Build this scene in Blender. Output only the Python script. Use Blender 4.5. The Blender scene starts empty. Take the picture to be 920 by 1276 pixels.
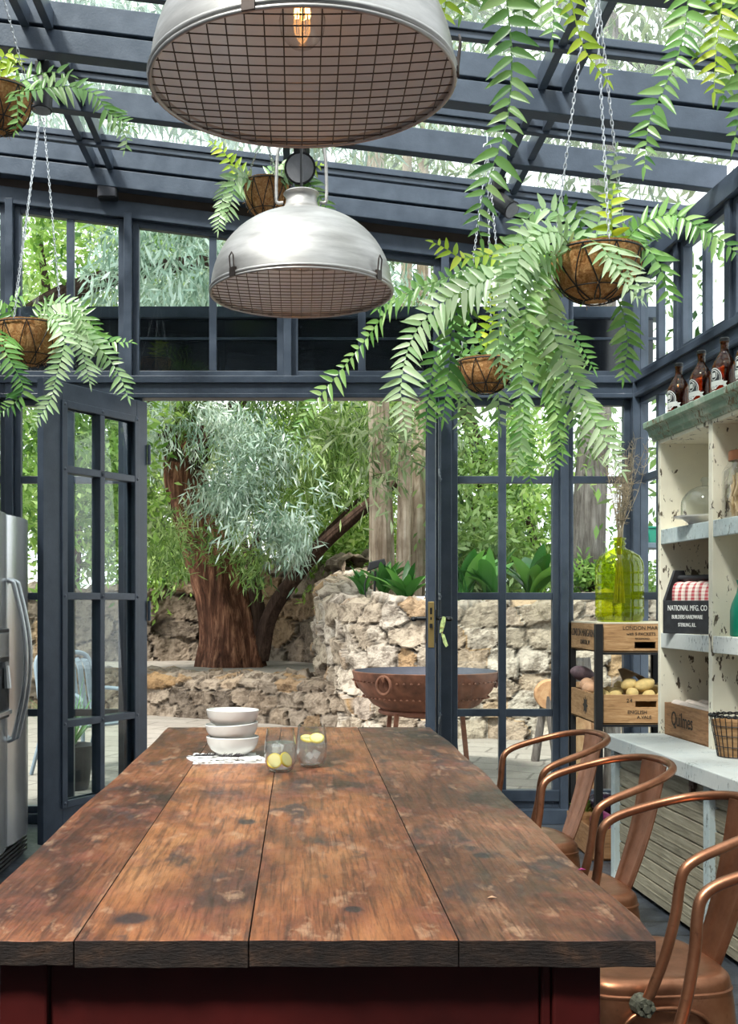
EXPO, SKY, SUN = 1.25, 1.2, 4
import bpy, math, random
import numpy as np
from mathutils import Vector, Matrix, noise as mnoise
C = bpy.context.scene.collection
SC = bpy.context.scene
PI = math.pi
random.seed(7); RNG = np.random.default_rng(11)
F = 1420.0; CX = 374.0; CY = 755.0; HC = 1.33
def P(x, y, Y): return Vector(((x-CX)*Y/F, Y, HC-(y-CY)*Y/F))
YW = 7.02
def BX(px): return (px-CX)*YW/F
def BZ(py): return HC-(py-CY)*YW/F

# ------------------------------------------------------------------ materials
class NT:
    def __init__(s, name):
        s.m = bpy.data.materials.new(name); s.m.use_nodes = True
        s.t = s.m.node_tree; s.t.nodes.clear()
        s.out = s.n('ShaderNodeOutputMaterial')
    def n(s, typ, **kw):
        nd = s.t.nodes.new(typ)
        for k, v in kw.items(): setattr(nd, k, v)
        return nd
    def l(s, a, b): s.t.links.new(a, b)
    def ramp(s, fac, stops):
        r = s.n('ShaderNodeValToRGB'); e = r.color_ramp.elements
        while len(e) < len(stops): e.new(0.5)
        for i, (p, c) in enumerate(stops):
            e[i].position = p; e[i].color = (c[0], c[1], c[2], 1) if len(c) == 3 else c
        s.l(fac, r.inputs[0]); return r.outputs[0]
    def coords(s, scale=(1,1,1), kind='Object', rot=(0,0,0)):
        tc = s.n('ShaderNodeTexCoord'); mp = s.n('ShaderNodeMapping')
        mp.inputs['Scale'].default_value = scale; mp.inputs['Rotation'].default_value = rot
        s.l(tc.outputs[kind], mp.inputs[0]); return mp.outputs[0]
    def noise(s, vec, scale, detail=6, rough=.6, dist=0):
        nd = s.n('ShaderNodeTexNoise'); nd.inputs['Scale'].default_value = scale
        nd.inputs['Detail'].default_value = detail; nd.inputs['Roughness'].default_value = rough
        nd.inputs['Distortion'].default_value = dist
        s.l(vec, nd.inputs['Vector']); return nd.outputs[0]
    def mix(s, fac, a, b, mode='MIX'):
        m = s.n('ShaderNodeMix', data_type='RGBA', blend_type=mode)
        for i, v in ((0, fac), (6, a), (7, b)):
            if isinstance(v, (int, float)): m.inputs[i].default_value = v
            elif isinstance(v, tuple): m.inputs[i].default_value = (*v[:3], 1)
            else: s.l(v, m.inputs[i])
        return m.outputs[2]
    def math(s, op, a, b=0.0, clamp=False):
        m = s.n('ShaderNodeMath', operation=op, use_clamp=clamp)
        for i, v in ((0, a), (1, b)):
            if isinstance(v, (int, float)): m.inputs[i].default_value = v
            else: s.l(v, m.inputs[i])
        return m.outputs[0]
    def bsdf(s, col, rough=.5, metal=0.0, bump=None, bstr=.3, bdist=.01, spec=None):
        p = s.n('ShaderNodeBsdfPrincipled')
        for k, v in (('Base Color', col), ('Roughness', rough), ('Metallic', metal)):
            if isinstance(v, (int, float)): p.inputs[k].default_value = v
            elif isinstance(v, tuple): p.inputs[k].default_value = (*v[:3], 1)
            else: s.l(v, p.inputs[k])
        if spec is not None: p.inputs['Specular IOR Level'].default_value = spec
        if bump is not None:
            b = s.n('ShaderNodeBump'); b.inputs['Strength'].default_value = bstr; b.inputs['Distance'].default_value = bdist
            s.l(bump, b.inputs['Height']); s.l(b.outputs[0], p.inputs['Normal'])
        return p
    def done(s, sh):
        s.l(sh.outputs[0] if hasattr(sh, 'outputs') else sh, s.out.inputs[0]); return s.m

def m_simple(name, col, rough=.5, metal=0.0, var=.15, scale=12, bump=.0, spec=None):
    t = NT(name); v = t.coords()
    nz = t.noise(v, scale)
    c2 = tuple(max(0, c*(1-var)) for c in col); c1 = tuple(min(1, c*(1+var)) for c in col)
    c = t.ramp(nz, [(.3, c2), (.7, c1)])
    return t.done(t.bsdf(c, rough, metal, bump=nz if bump else None, bstr=bump, spec=spec))
def m_emit(name, col, s):
    t = NT(name); e = t.n('ShaderNodeEmission'); e.inputs[0].default_value = (*col, 1); e.inputs[1].default_value = s
    return t.done(e)
def m_glass(name, tint=(.95,.98,.97), gloss=.9, ior=1.45, rough=.0):
    t = NT(name)
    tr = t.n('ShaderNodeBsdfTransparent'); tr.inputs[0].default_value = (*tint, 1)
    gl = t.n('ShaderNodeBsdfGlossy'); gl.inputs['Roughness'].default_value = rough
    lw = t.n('ShaderNodeLayerWeight'); lw.inputs[0].default_value = .5; f0 = ((ior-1)/(ior+1))**2
    f = t.math('ADD', t.math('MULTIPLY', t.math('POWER', lw.outputs['Facing'], 4.0), (1-f0)*gloss*.8), f0*gloss, True)
    mx = t.n('ShaderNodeMixShader'); t.l(f, mx.inputs[0]); t.l(tr.outputs[0], mx.inputs[1]); t.l(gl.outputs[0], mx.inputs[2])
    return t.done(mx)
def m_tinted():
    t = NT('yellow_green_glass'); tr = t.n('ShaderNodeBsdfTransparent'); tr.inputs[0].default_value = (.74,.80,.10,1)
    tl = t.n('ShaderNodeBsdfTranslucent'); tl.inputs[0].default_value = (.62,.70,.04,1)
    a = t.n('ShaderNodeMixShader'); a.inputs[0].default_value = .15; t.l(tr.outputs[0], a.inputs[1]); t.l(tl.outputs[0], a.inputs[2])
    gl = t.n('ShaderNodeBsdfGlossy'); gl.inputs['Roughness'].default_value = .03
    lw = t.n('ShaderNodeLayerWeight'); f = t.math('ADD', t.math('MULTIPLY', t.math('POWER', lw.outputs['Facing'], 4.0), .7), .05, True)
    b = t.n('ShaderNodeMixShader'); t.l(f, b.inputs[0]); t.l(a.outputs[0], b.inputs[1]); t.l(gl.outputs[0], b.inputs[2]); return t.done(b)
def m_cloudy(name, k):
    t = NT(name); tr = t.n('ShaderNodeBsdfTransparent'); tr.inputs[0].default_value = (.985,.99,.99,1)
    tl = t.n('ShaderNodeBsdfDiffuse'); tl.inputs[0].default_value = (.92,.95,.96,1)
    a = t.n('ShaderNodeMixShader'); a.inputs[0].default_value = k; t.l(tr.outputs[0], a.inputs[1]); t.l(tl.outputs[0], a.inputs[2])
    gl = t.n('ShaderNodeBsdfGlossy'); gl.inputs['Roughness'].default_value = .05
    lw = t.n('ShaderNodeLayerWeight'); f = t.math('ADD', t.math('MULTIPLY', t.math('POWER', lw.outputs['Facing'], 3.0), .8), .07, True)
    b = t.n('ShaderNodeMixShader'); t.l(f, b.inputs[0]); t.l(a.outputs[0], b.inputs[1]); t.l(gl.outputs[0], b.inputs[2]); return t.done(b)
def m_hazy():  # pale film puts sheen haze into the glass, along with some dirt
    t = NT('hazy_roof_glass'); tr = t.n('ShaderNodeBsdfTransparent'); tr.inputs[0].default_value = (.92,.95,.95,1)
    tl = t.n('ShaderNodeBsdfTranslucent'); tl.inputs[0].default_value = (.75,.80,.80,1)
    a = t.n('ShaderNodeMixShader'); v = t.coords((1,1,1)); n = t.noise(v, 2.5, 6, .65)
    t.l(t.ramp(n, [(.35,(.015,)*3),(.7,(.07,)*3)]), a.inputs[0]); t.l(tr.outputs[0], a.inputs[1]); t.l(tl.outputs[0], a.inputs[2])
    gl = t.n('ShaderNodeBsdfGlossy'); gl.inputs['Roughness'].default_value = .02
    lw = t.n('ShaderNodeLayerWeight'); f = t.math('ADD', t.math('MULTIPLY', t.math('POWER', lw.outputs['Facing'], 4.0), .6), .04, True)
    b = t.n('ShaderNodeMixShader'); t.l(f, b.inputs[0]); t.l(a.outputs[0], b.inputs[1]); t.l(gl.outputs[0], b.inputs[2]); return t.done(b)
def m_leaf(name, dark, mid, light, rough=.45, trans=.3):
    t = NT(name)
    at = t.n('ShaderNodeAttribute'); at.attribute_name = 'rnd'
    c = t.ramp(at.outputs['Fac'], [(0, dark), (.5, mid), (1, light)])
    p = t.bsdf(c, rough, spec=.5)
    tl = t.n('ShaderNodeBsdfTranslucent'); t.l(t.mix(1.0, c, (1.0,1.0,.6), 'MULTIPLY'), tl.inputs[0])
    mx = t.n('ShaderNodeMixShader'); mx.inputs[0].default_value = trans
    t.l(p.outputs[0], mx.inputs[1]); t.l(tl.outputs[0], mx.inputs[2])
    return t.done(mx)

def m_steel_paint():
    t = NT('blue_black_paint'); v = t.coords()
    n1 = t.noise(v, 9); n2 = t.noise(v, 90, 3)
    c = t.ramp(n1, [(.3, (.034,.046,.068)), (.7, (.056,.073,.104))])
    c = t.mix(t.ramp(n2, [(.72, (0,0,0)), (.78, (.5,.5,.5))]), c, (.11,.13,.16))
    return t.done(t.bsdf(c, t.ramp(n1, [(.3,(.28,)*3), (.7,(.42,)*3)]), bump=n2, bstr=.08))
def m_tabletop():
    t = NT('worn_table_planks'); tc = t.coords()
    at = t.n('ShaderNodeAttribute'); at.attribute_name = 'rnd'
    sep = t.n('ShaderNodeSeparateXYZ'); t.l(tc, sep.inputs[0])
    cmb = t.n('ShaderNodeCombineXYZ'); t.l(sep.outputs[0], cmb.inputs[0]); t.l(sep.outputs[1], cmb.inputs[1])
    t.l(t.math('MULTIPLY', at.outputs['Fac'], 9.0), cmb.inputs[2])
    v = cmb.outputs[0]
    def mp(sc):
        m = t.n('ShaderNodeMapping'); m.inputs['Scale'].default_value = sc; t.l(v, m.inputs[0]); return m.outputs[0]
    grain = t.noise(mp((26,1.3,1)), 3.0, 8, .65, .6)
    fine = t.noise(mp((120,5,1)), 3.0, 4, .6)
    blot = t.noise(mp((1.6,.8,1)), 2.4, 7, .62, .4)
    dark = t.noise(mp((3.2,1.2,1)), 2.0, 6, .65, .8)
    base = t.ramp(blot, [(.36, (.060,.024,.022)), (.45, (.17,.060,.030)), (.54, (.29,.115,.048)), (.64, (.42,.20,.092))])
    pl = t.ramp(at.outputs['Fac'], [(0,(.70,.56,.56)), (.33,(1.1,1.0,.9)), (.66,(.98,.82,.74)), (1,(.54,.46,.52))])
    base = t.mix(1.0, base, pl, 'MULTIPLY')
    base = t.mix(t.ramp(grain, [(.40,(.8,)*3), (.52,(0,)*3)]), base, t.mix(1.0, base, (.42,.38,.40), 'MULTIPLY'))
    base = t.mix(t.ramp(fine, [(.36,(.5,)*3), (.5,(0,)*3)]), base, t.mix(1.0, base, (.5,.46,.46), 'MULTIPLY'))
    base = t.mix(t.ramp(dark, [(.36,(.85,)*3), (.46,(0,)*3)]), base, (.045,.027,.03))
    wear = t.noise(mp((5,2,1)), 4.0, 8, .7)
    base = t.mix(t.ramp(wear, [(.55,(0,)*3), (.66,(.6,)*3)]), base, (.42,.25,.15))
    red = t.noise(mp((2.5,2.0,1)), 3.1, 5, .6)
    base = t.mix(t.ramp(red, [(.54,(0,)*3), (.66,(.5,)*3)]), base, (.25,.07,.042))
    sp = t.noise(mp((1,1,1)), 130, 2, .5)
    base = t.mix(t.ramp(sp, [(.775,(0,)*3), (.79,(.7,)*3)]), base, (.45,.34,.28))
    g3 = t.noise(mp((70,2.2,1)), 3.0, 9, .7, .3)
    base = t.mix(t.ramp(g3, [(.40,(.75,)*3), (.47,(0,)*3)]), base, t.mix(1.0, base, (.45,.40,.40), 'MULTIPLY'))
    for (kx,ky,ks) in ((-.265,-1.355,.028),(.085,-1.30,.016),(-.12,-.55,.022),(.36,-.9,.018)):
        dx = t.math('MULTIPLY', t.math('SUBTRACT', sep.outputs[0], kx), 1.0); dy = t.math('MULTIPLY', t.math('SUBTRACT', sep.outputs[1], ky), .8)
        dd = t.math('SQRT', t.math('ADD', t.math('MULTIPLY', dx, dx), t.math('MULTIPLY', dy, dy)))
        dd = t.math('ADD', dd, t.math('MULTIPLY', t.math('SUBTRACT', wear, .5), .05))
        base = t.mix(t.ramp(t.math('DIVIDE', dd, ks*2), [(.35,(.9,)*3), (.55,(.25,)*3), (1.0,(0,)*3)]), base, (.022,.014,.018))
    rg = t.ramp(wear, [(.4,(.30,)*3), (.65,(.5,)*3)])
    return t.done(t.bsdf(base, rg, bump=grain, bstr=.22, bdist=.004, spec=.5))
def m_endgrain():
    t = NT('rough_end_grain'); v = t.coords((1,1,1))
    w = t.n('ShaderNodeTexWave', wave_type='RINGS', rings_direction='Y'); w.inputs['Scale'].default_value = 6
    w.inputs['Distortion'].default_value = 6; w.inputs['Detail'].default_value = 4; t.l(v, w.inputs[0])
    n = t.noise(v, 26, 8, .7); n2 = t.noise(t.coords((20,20,90)), 3, 5, .7)
    c = t.ramp(n, [(.32,(.008,.006,.006)), (.55,(.03,.017,.012)), (.75,(.085,.042,.024))])
    c = t.mix(t.ramp(w.outputs[0], [(.4,(.5,)*3), (.8,(0,)*3)]), c, (.012,.008,.008))
    return t.done(t.bsdf(c, .7, bump=t.math('ADD', n, n2), bstr=.7, bdist=.01, spec=.25))
def m_wood(name, a, b, grain=(3,3,40), rough=.6, dark=.5):
    t = NT(name); v = t.coords(grain); n = t.noise(v, 2.2, 8, .62, .8)
    c = t.ramp(n, [(.28, tuple(x*dark for x in a)), (.45, a), (.7, b)])
    n2 = t.noise(t.coords(), 7, 5); c = t.mix(t.ramp(n2, [(.35,(.35,)*3), (.6,(0,)*3)]), c, t.mix(1.0, c, (.6,.55,.5), 'MULTIPLY'))
    return t.done(t.bsdf(c, rough, bump=n, bstr=.25))
def m_chippy(name, paint, under, chip=.62, sc=9, tint=None, rough=.7):
    t = NT(name); v = t.coords((1,1,.55)); n = t.noise(v, sc, 9, .72, .4); n2 = t.noise(t.coords(), 3, 4)
    c = t.ramp(n2, [(.3, tuple(x*.84 for x in paint)), (.65, paint)])
    if tint: c = t.mix(t.ramp(t.noise(t.coords((1,1,1)), 6, 7, .7), [(.5,(0,)*3), (.62,(.75,)*3)]), c, tint)
    nf = t.noise(t.coords((1,1,.4)), sc*3.6, 6, .62, .3); nl = t.noise(t.coords(), 3.2, 3, .5)
    n = t.math('ADD', t.math('MULTIPLY', nf, .72), t.math('MULTIPLY', nl, .42))
    c = t.mix(t.ramp(n, [(chip+.055, (0,)*3), (chip+.07, (1,)*3)]), c, under)
    return t.done(t.bsdf(c, rough, bump=n, bstr=.25))
def m_copper():
    t = NT('aged_copper'); v = t.coords(); n = t.noise(v, 7, 6, .6); n2 = t.noise(v, 45, 4)
    c = t.ramp(n, [(.28,(.17,.072,.038)), (.5,(.34,.145,.078)), (.72,(.50,.235,.135))])
    c = t.mix(t.ramp(n2, [(.64,(0,)*3), (.72,(.6,)*3)]), c, (.14,.065,.04))
    return t.done(t.bsdf(c, t.ramp(n, [(.3,(.42,)*3), (.7,(.30,)*3)]), .88, bump=n2, bstr=.05))
def m_lampmetal(name='brushed_zinc', a=(.36,.34,.33), b=(.60,.575,.555), metal=.85, r=(.34,.5)):
    t = NT(name); v = t.coords((1,1,6)); n = t.noise(v, 5, 7, .65); n2 = t.noise(t.coords((2,2,40)), 3, 3)
    c = t.ramp(n, [(.3,a), (.68,b)])
    return t.done(t.bsdf(c, t.ramp(n2, [(.3,(r[0],)*3), (.7,(r[1],)*3)]), metal))
def m_coir():
    t = NT('coir_fibre'); v = t.coords(); n = t.noise(v, 45, 8, .75, 1.5); n2 = t.noise(v, 9, 4)
    c = t.ramp(n, [(.3,(.17,.070,.024)), (.45,(.46,.21,.075)), (.64,(.78,.47,.22))])
    c = t.mix(t.ramp(n2,[(.35,(.4,)*3),(.55,(0,)*3)]), c, (.24,.095,.038))
    return t.done(t.bsdf(c, .95, bump=n, bstr=.9, bdist=.01, spec=.1))
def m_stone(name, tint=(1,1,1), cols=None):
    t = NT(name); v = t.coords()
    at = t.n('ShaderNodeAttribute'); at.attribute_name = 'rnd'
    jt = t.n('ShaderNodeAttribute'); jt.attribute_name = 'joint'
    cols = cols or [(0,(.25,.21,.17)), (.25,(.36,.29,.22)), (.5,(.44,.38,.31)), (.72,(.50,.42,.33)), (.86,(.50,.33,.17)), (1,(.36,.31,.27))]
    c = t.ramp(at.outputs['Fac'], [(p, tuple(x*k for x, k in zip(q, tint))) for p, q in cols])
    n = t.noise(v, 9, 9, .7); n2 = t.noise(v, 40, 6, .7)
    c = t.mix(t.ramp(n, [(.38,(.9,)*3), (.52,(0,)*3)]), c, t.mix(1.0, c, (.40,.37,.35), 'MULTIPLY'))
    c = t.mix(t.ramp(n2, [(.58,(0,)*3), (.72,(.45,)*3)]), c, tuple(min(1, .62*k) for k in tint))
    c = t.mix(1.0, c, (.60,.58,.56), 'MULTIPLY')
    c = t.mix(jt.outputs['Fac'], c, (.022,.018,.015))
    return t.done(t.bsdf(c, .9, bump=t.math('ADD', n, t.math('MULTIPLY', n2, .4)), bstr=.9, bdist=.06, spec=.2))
def m_paving():
    t = NT('stone_paving'); v = t.coords(rot=(0,0,.35))
    nz = t.noise(v, 1.6, 4); mx = t.n('ShaderNodeVectorMath', operation='ADD')
    sc = t.n('ShaderNodeVectorMath', operation='SCALE'); sc.inputs[3].default_value = .25
    nn = t.n('ShaderNodeTexNoise'); nn.inputs['Scale'].default_value = 1.3; t.l(v, nn.inputs[0]); t.l(nn.outputs[1], sc.inputs[0])
    t.l(v, mx.inputs[0]); t.l(sc.outputs[0], mx.inputs[1])
    b = t.n('ShaderNodeTexBrick'); b.inputs['Scale'].default_value = 1.0; b.inputs['Mortar Size'].default_value = .012
    b.inputs['Brick Width'].default_value = .62; b.inputs['Row Height'].default_value = .36
    b.inputs['Color1'].default_value = (.27,.245,.215,1); b.inputs['Color2'].default_value = (.23,.205,.18,1); b.inputs['Mortar'].default_value = (.12,.105,.09,1)
    t.l(mx.outputs[0], b.inputs[0])
    n = t.noise(v, 14, 8, .7); c = t.mix(t.ramp(n, [(.3,(.5,)*3),(.6,(0,)*3)]), b.outputs[0], (.16,.14,.115))
    return t.done(t.bsdf(c, .85, bump=n, bstr=.3))
def m_floor():
    t = NT('slate_floor_tiles'); v = t.coords()
    b = t.n('ShaderNodeTexBrick'); b.inputs['Scale'].default_value = 1; b.inputs['Mortar Size'].default_value = .006
    b.inputs['Brick Width'].default_value = .4; b.inputs['Row Height'].default_value = .2; t.l(v, b.inputs[0])
    b.inputs['Color1'].default_value = (.035,.04,.05,1); b.inputs['Color2'].default_value = (.055,.062,.075,1); b.inputs['Mortar'].default_value = (.012,.013,.016,1)
    n = t.noise(v, 12, 8, .7); c = t.mix(t.ramp(n, [(.45,(0,)*3),(.7,(.6,)*3)]), b.outputs[0], (.11,.125,.15))
    return t.done(t.bsdf(c, t.ramp(n,[(.3,(.25,)*3),(.7,(.55,)*3)]), bump=n, bstr=.35))
def m_bark(name, a, b, c3, sc=(14,14,1.2)):
    t = NT(name); v = t.coords(sc); n = t.noise(v, 1.6, 9, .7, .7); n2 = t.noise(t.coords(), 2.5, 4)
    c = t.ramp(n, [(.32,a), (.5,b), (.7,c3)])
    c = t.mix(t.ramp(n2,[(.35,(.6,)*3),(.6,(0,)*3)]), c, a)
    return t.done(t.bsdf(c, .9, bump=n, bstr=.9, bdist=.04, spec=.15))
def m_stripes():
    t = NT('red_striped_linen'); v = t.coords()
    s = t.n('ShaderNodeSeparateXYZ'); t.l(v, s.inputs[0])
    a = t.math('FRACT', t.math('MULTIPLY', s.outputs[1], 22.0)); b = t.math('GREATER_THAN', a, .55)
    a2 = t.math('FRACT', t.math('MULTIPLY', s.outputs[2], 60.0)); b2 = t.math('GREATER_THAN', a2, .62)
    f = t.math('ADD', t.math('MULTIPLY', b, .65), t.math('MULTIPLY', b2, .35), True)
    return t.done(t.bsdf(t.mix(f, (.75,.66,.60), (.42,.03,.05)), .9))

M = dict(hazy=m_hazy(),
 steel=m_steel_paint(), glass=m_glass('window_glass', (.93,.965,.955), .85), top=m_tabletop(), end=m_endgrain(),
 red=m_simple('oxblood_paint', (.040,.0035,.003), .55, var=.35, scale=6, bump=.1, spec=.2),
 copper=m_copper(), zinc=m_lampmetal(), zinc_in=m_lampmetal('lamp_inner_metal', (.68,.75,.82), (.80,.86,.92), .15, (.35,.5)),
 wire=m_simple('dark_wire', (.07,.055,.05), .4, .8), iron=m_simple('black_iron', (.018,.018,.02), .45, .3), coir=m_coir(),
 galv=m_simple('galvanised_chain', (.62,.63,.65), .3, .9), brass=m_simple('worn_brass', (.50,.36,.14), .38, .9),
 inox=m_simple('brushed_steel', (.56,.58,.60), .27, .95, var=.04, scale=3), black=m_simple('black_plastic', (.01,.01,.011), .3),
 porc=m_simple('white_porcelain', (.80,.79,.76), .25, var=.03), cloth=m_simple('white_linen', (.80,.79,.77), .95, var=.06, scale=60, bump=.3),
 floor=m_floor(), paving=m_paving(),
 cream=m_chippy('distressed_cream_paint', (.84,.79,.65), (.10,.075,.05), .595, 10),
 green_paint=m_chippy('distressed_green_paint', (.26,.37,.28), (.20,.14,.08), .60, 16, (.55,.58,.48)),
 white_paint=m_chippy('distressed_white_paint', (.70,.72,.70), (.26,.28,.27), .62, 22, (.56,.60,.60)),
 blue_paint=m_chippy('distressed_blue_grey_paint', (.50,.58,.59), (.20,.22,.21), .60, 20, (.66,.70,.69)),
 slat=m_wood('weathered_boards', (.30,.265,.19), (.42,.375,.28), (2,2,30), .8, .55),
 crate=m_wood('crate_pine', (.37,.20,.085), (.52,.32,.16), (4,4,30), .7, .6), crate_old=m_wood('old_crate_wood', (.30,.145,.06), (.42,.23,.11), (4,4,34), .7, .5),
 ink=m_simple('stencil_ink', (.03,.022,.016), .8), wink=m_simple('white_lettering', (.78,.78,.76), .8),
 cblack=m_simple('black_painted_wood', (.022,.023,.027), .6, var=.4, scale=30), stripes=m_stripes(),
 demi=m_tinted(), clear=m_glass('clear_glass', (.985,.99,.985), 2.2, 1.5), water=m_cloudy('iced_water', .10),
 ice=m_cloudy('ice', .28), amber=m_glass('amber_glass', (.70,.42,.16), 1.0, 1.5), beer=m_glass('amber_liquid', (.70,.36,.07), .3, 1.33),
 lemon=m_simple('lemon_rind', (.85,.66,.05), .5), lemon_in=m_simple('lemon_flesh', (.95,.86,.36), .4),
 potato=m_simple('potato_skin', (.55,.40,.16), .75, var=.25, scale=20, bump=.1), burlap=m_simple('brown_paper', (.20,.14,.08), .9, var=.3),
 peach=m_simple('dry_onion_skin', (.62,.36,.22), .6, var=.3), onion=m_simple('red_onion', (.36,.03,.16), .35, var=.3), aub=m_simple('aubergine', (.018,.008,.02), .2), veg=m_simple('lettuce', (.25,.38,.08), .6, var=.4),
 twig=m_simple('dry_twigs', (.36,.29,.20), .9, var=.4), frust=m_simple('rusted_iron', (.21,.085,.05), .75, .25, var=.5, scale=8, bump=.3),
 ash=m_simple('dark_bowl_inside', (.05,.055,.075), .7), teal=m_simple('green_enamel', (.0,.20,.12), .35, var=.1), copperlid=m_simple('copper_lid', (.42,.17,.09), .35, .8), pasta=m_simple('dry_pasta', (.72,.55,.33), .7, var=.2),
 chairmetal=m_simple('grey_blue_paint', (.14,.18,.22), .5), soil=m_simple('garden_soil', (.10,.075,.05), .95, var=.5, scale=6, bump=.5), terrace=m_simple('terrace_flags', (.20,.18,.155), .9, var=.35, scale=4, bump=.5),
 wall=m_simple('grey_plaster', (.34,.345,.36), .9), gloss_panel=m_simple('black_gloss_panel', (.008,.009,.012), .15), filament=m_emit('filament_glow', (1.0,.42,.10), 6.0),
 bark_red=m_bark('stringy_red_bark', (.018,.008,.005), (.13,.055,.032), (.44,.23,.14), (9,9,.8)), bark_pale=m_bark('pale_eucalyptus_bark', (.12,.08,.05), (.46,.37,.28), (.66,.58,.48), (7,7,.7)),
 bark_grey=m_bark('grey_furrowed_bark', (.07,.058,.052), (.20,.175,.16), (.34,.31,.29)),
 bark_dark=m_bark('dark_branch_bark', (.022,.013,.010), (.06,.036,.026), (.12,.075,.055)),
 stone_g=m_stone('grey_field_stone'), stone_b=m_stone('sun_tinted_field_stone', (1,1,1), [(0,(.50,.43,.34)),(.25,(.68,.60,.48)),(.5,(.82,.76,.66)),(.72,(.72,.65,.56)),(.84,(.68,.46,.24)),(1,(.55,.48,.41))]),  # second palette is paler: sunlight worked into the stone colours
 logend=m_wood('cut_log', (.40,.21,.10), (.55,.34,.18), (6,6,6), .8, .6),
 fern=m_leaf('fern_leaf', (.06,.19,.04), (.17,.36,.085), (.38,.56,.21), .30, .28),
 fern_pale=m_leaf('pale_fern_leaf', (.17,.33,.12), (.34,.53,.25), (.62,.76,.50), .30, .28), fern_young=m_leaf('young_fern_leaf', (.28,.44,.03), (.44,.60,.05), (.62,.66,.06), .4, .4),
 willow=m_leaf('silver_leaf', (.10,.19,.13), (.34,.47,.40), (.74,.84,.80), .5, .25), green=m_leaf('green_leaf', (.03,.085,.018), (.22,.36,.10), (.56,.70,.36), .45, .42),
 bright=m_leaf('bright_leaf', (.05,.15,.02), (.28,.47,.10), (.64,.78,.34), .45, .45), olive=m_leaf('olive_leaf', (.05,.09,.03), (.19,.26,.12), (.42,.50,.30), .5, .35), strap=m_leaf('strap_leaf', (.02,.09,.02), (.05,.19,.04), (.15,.36,.08), .35, .25),
)
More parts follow.
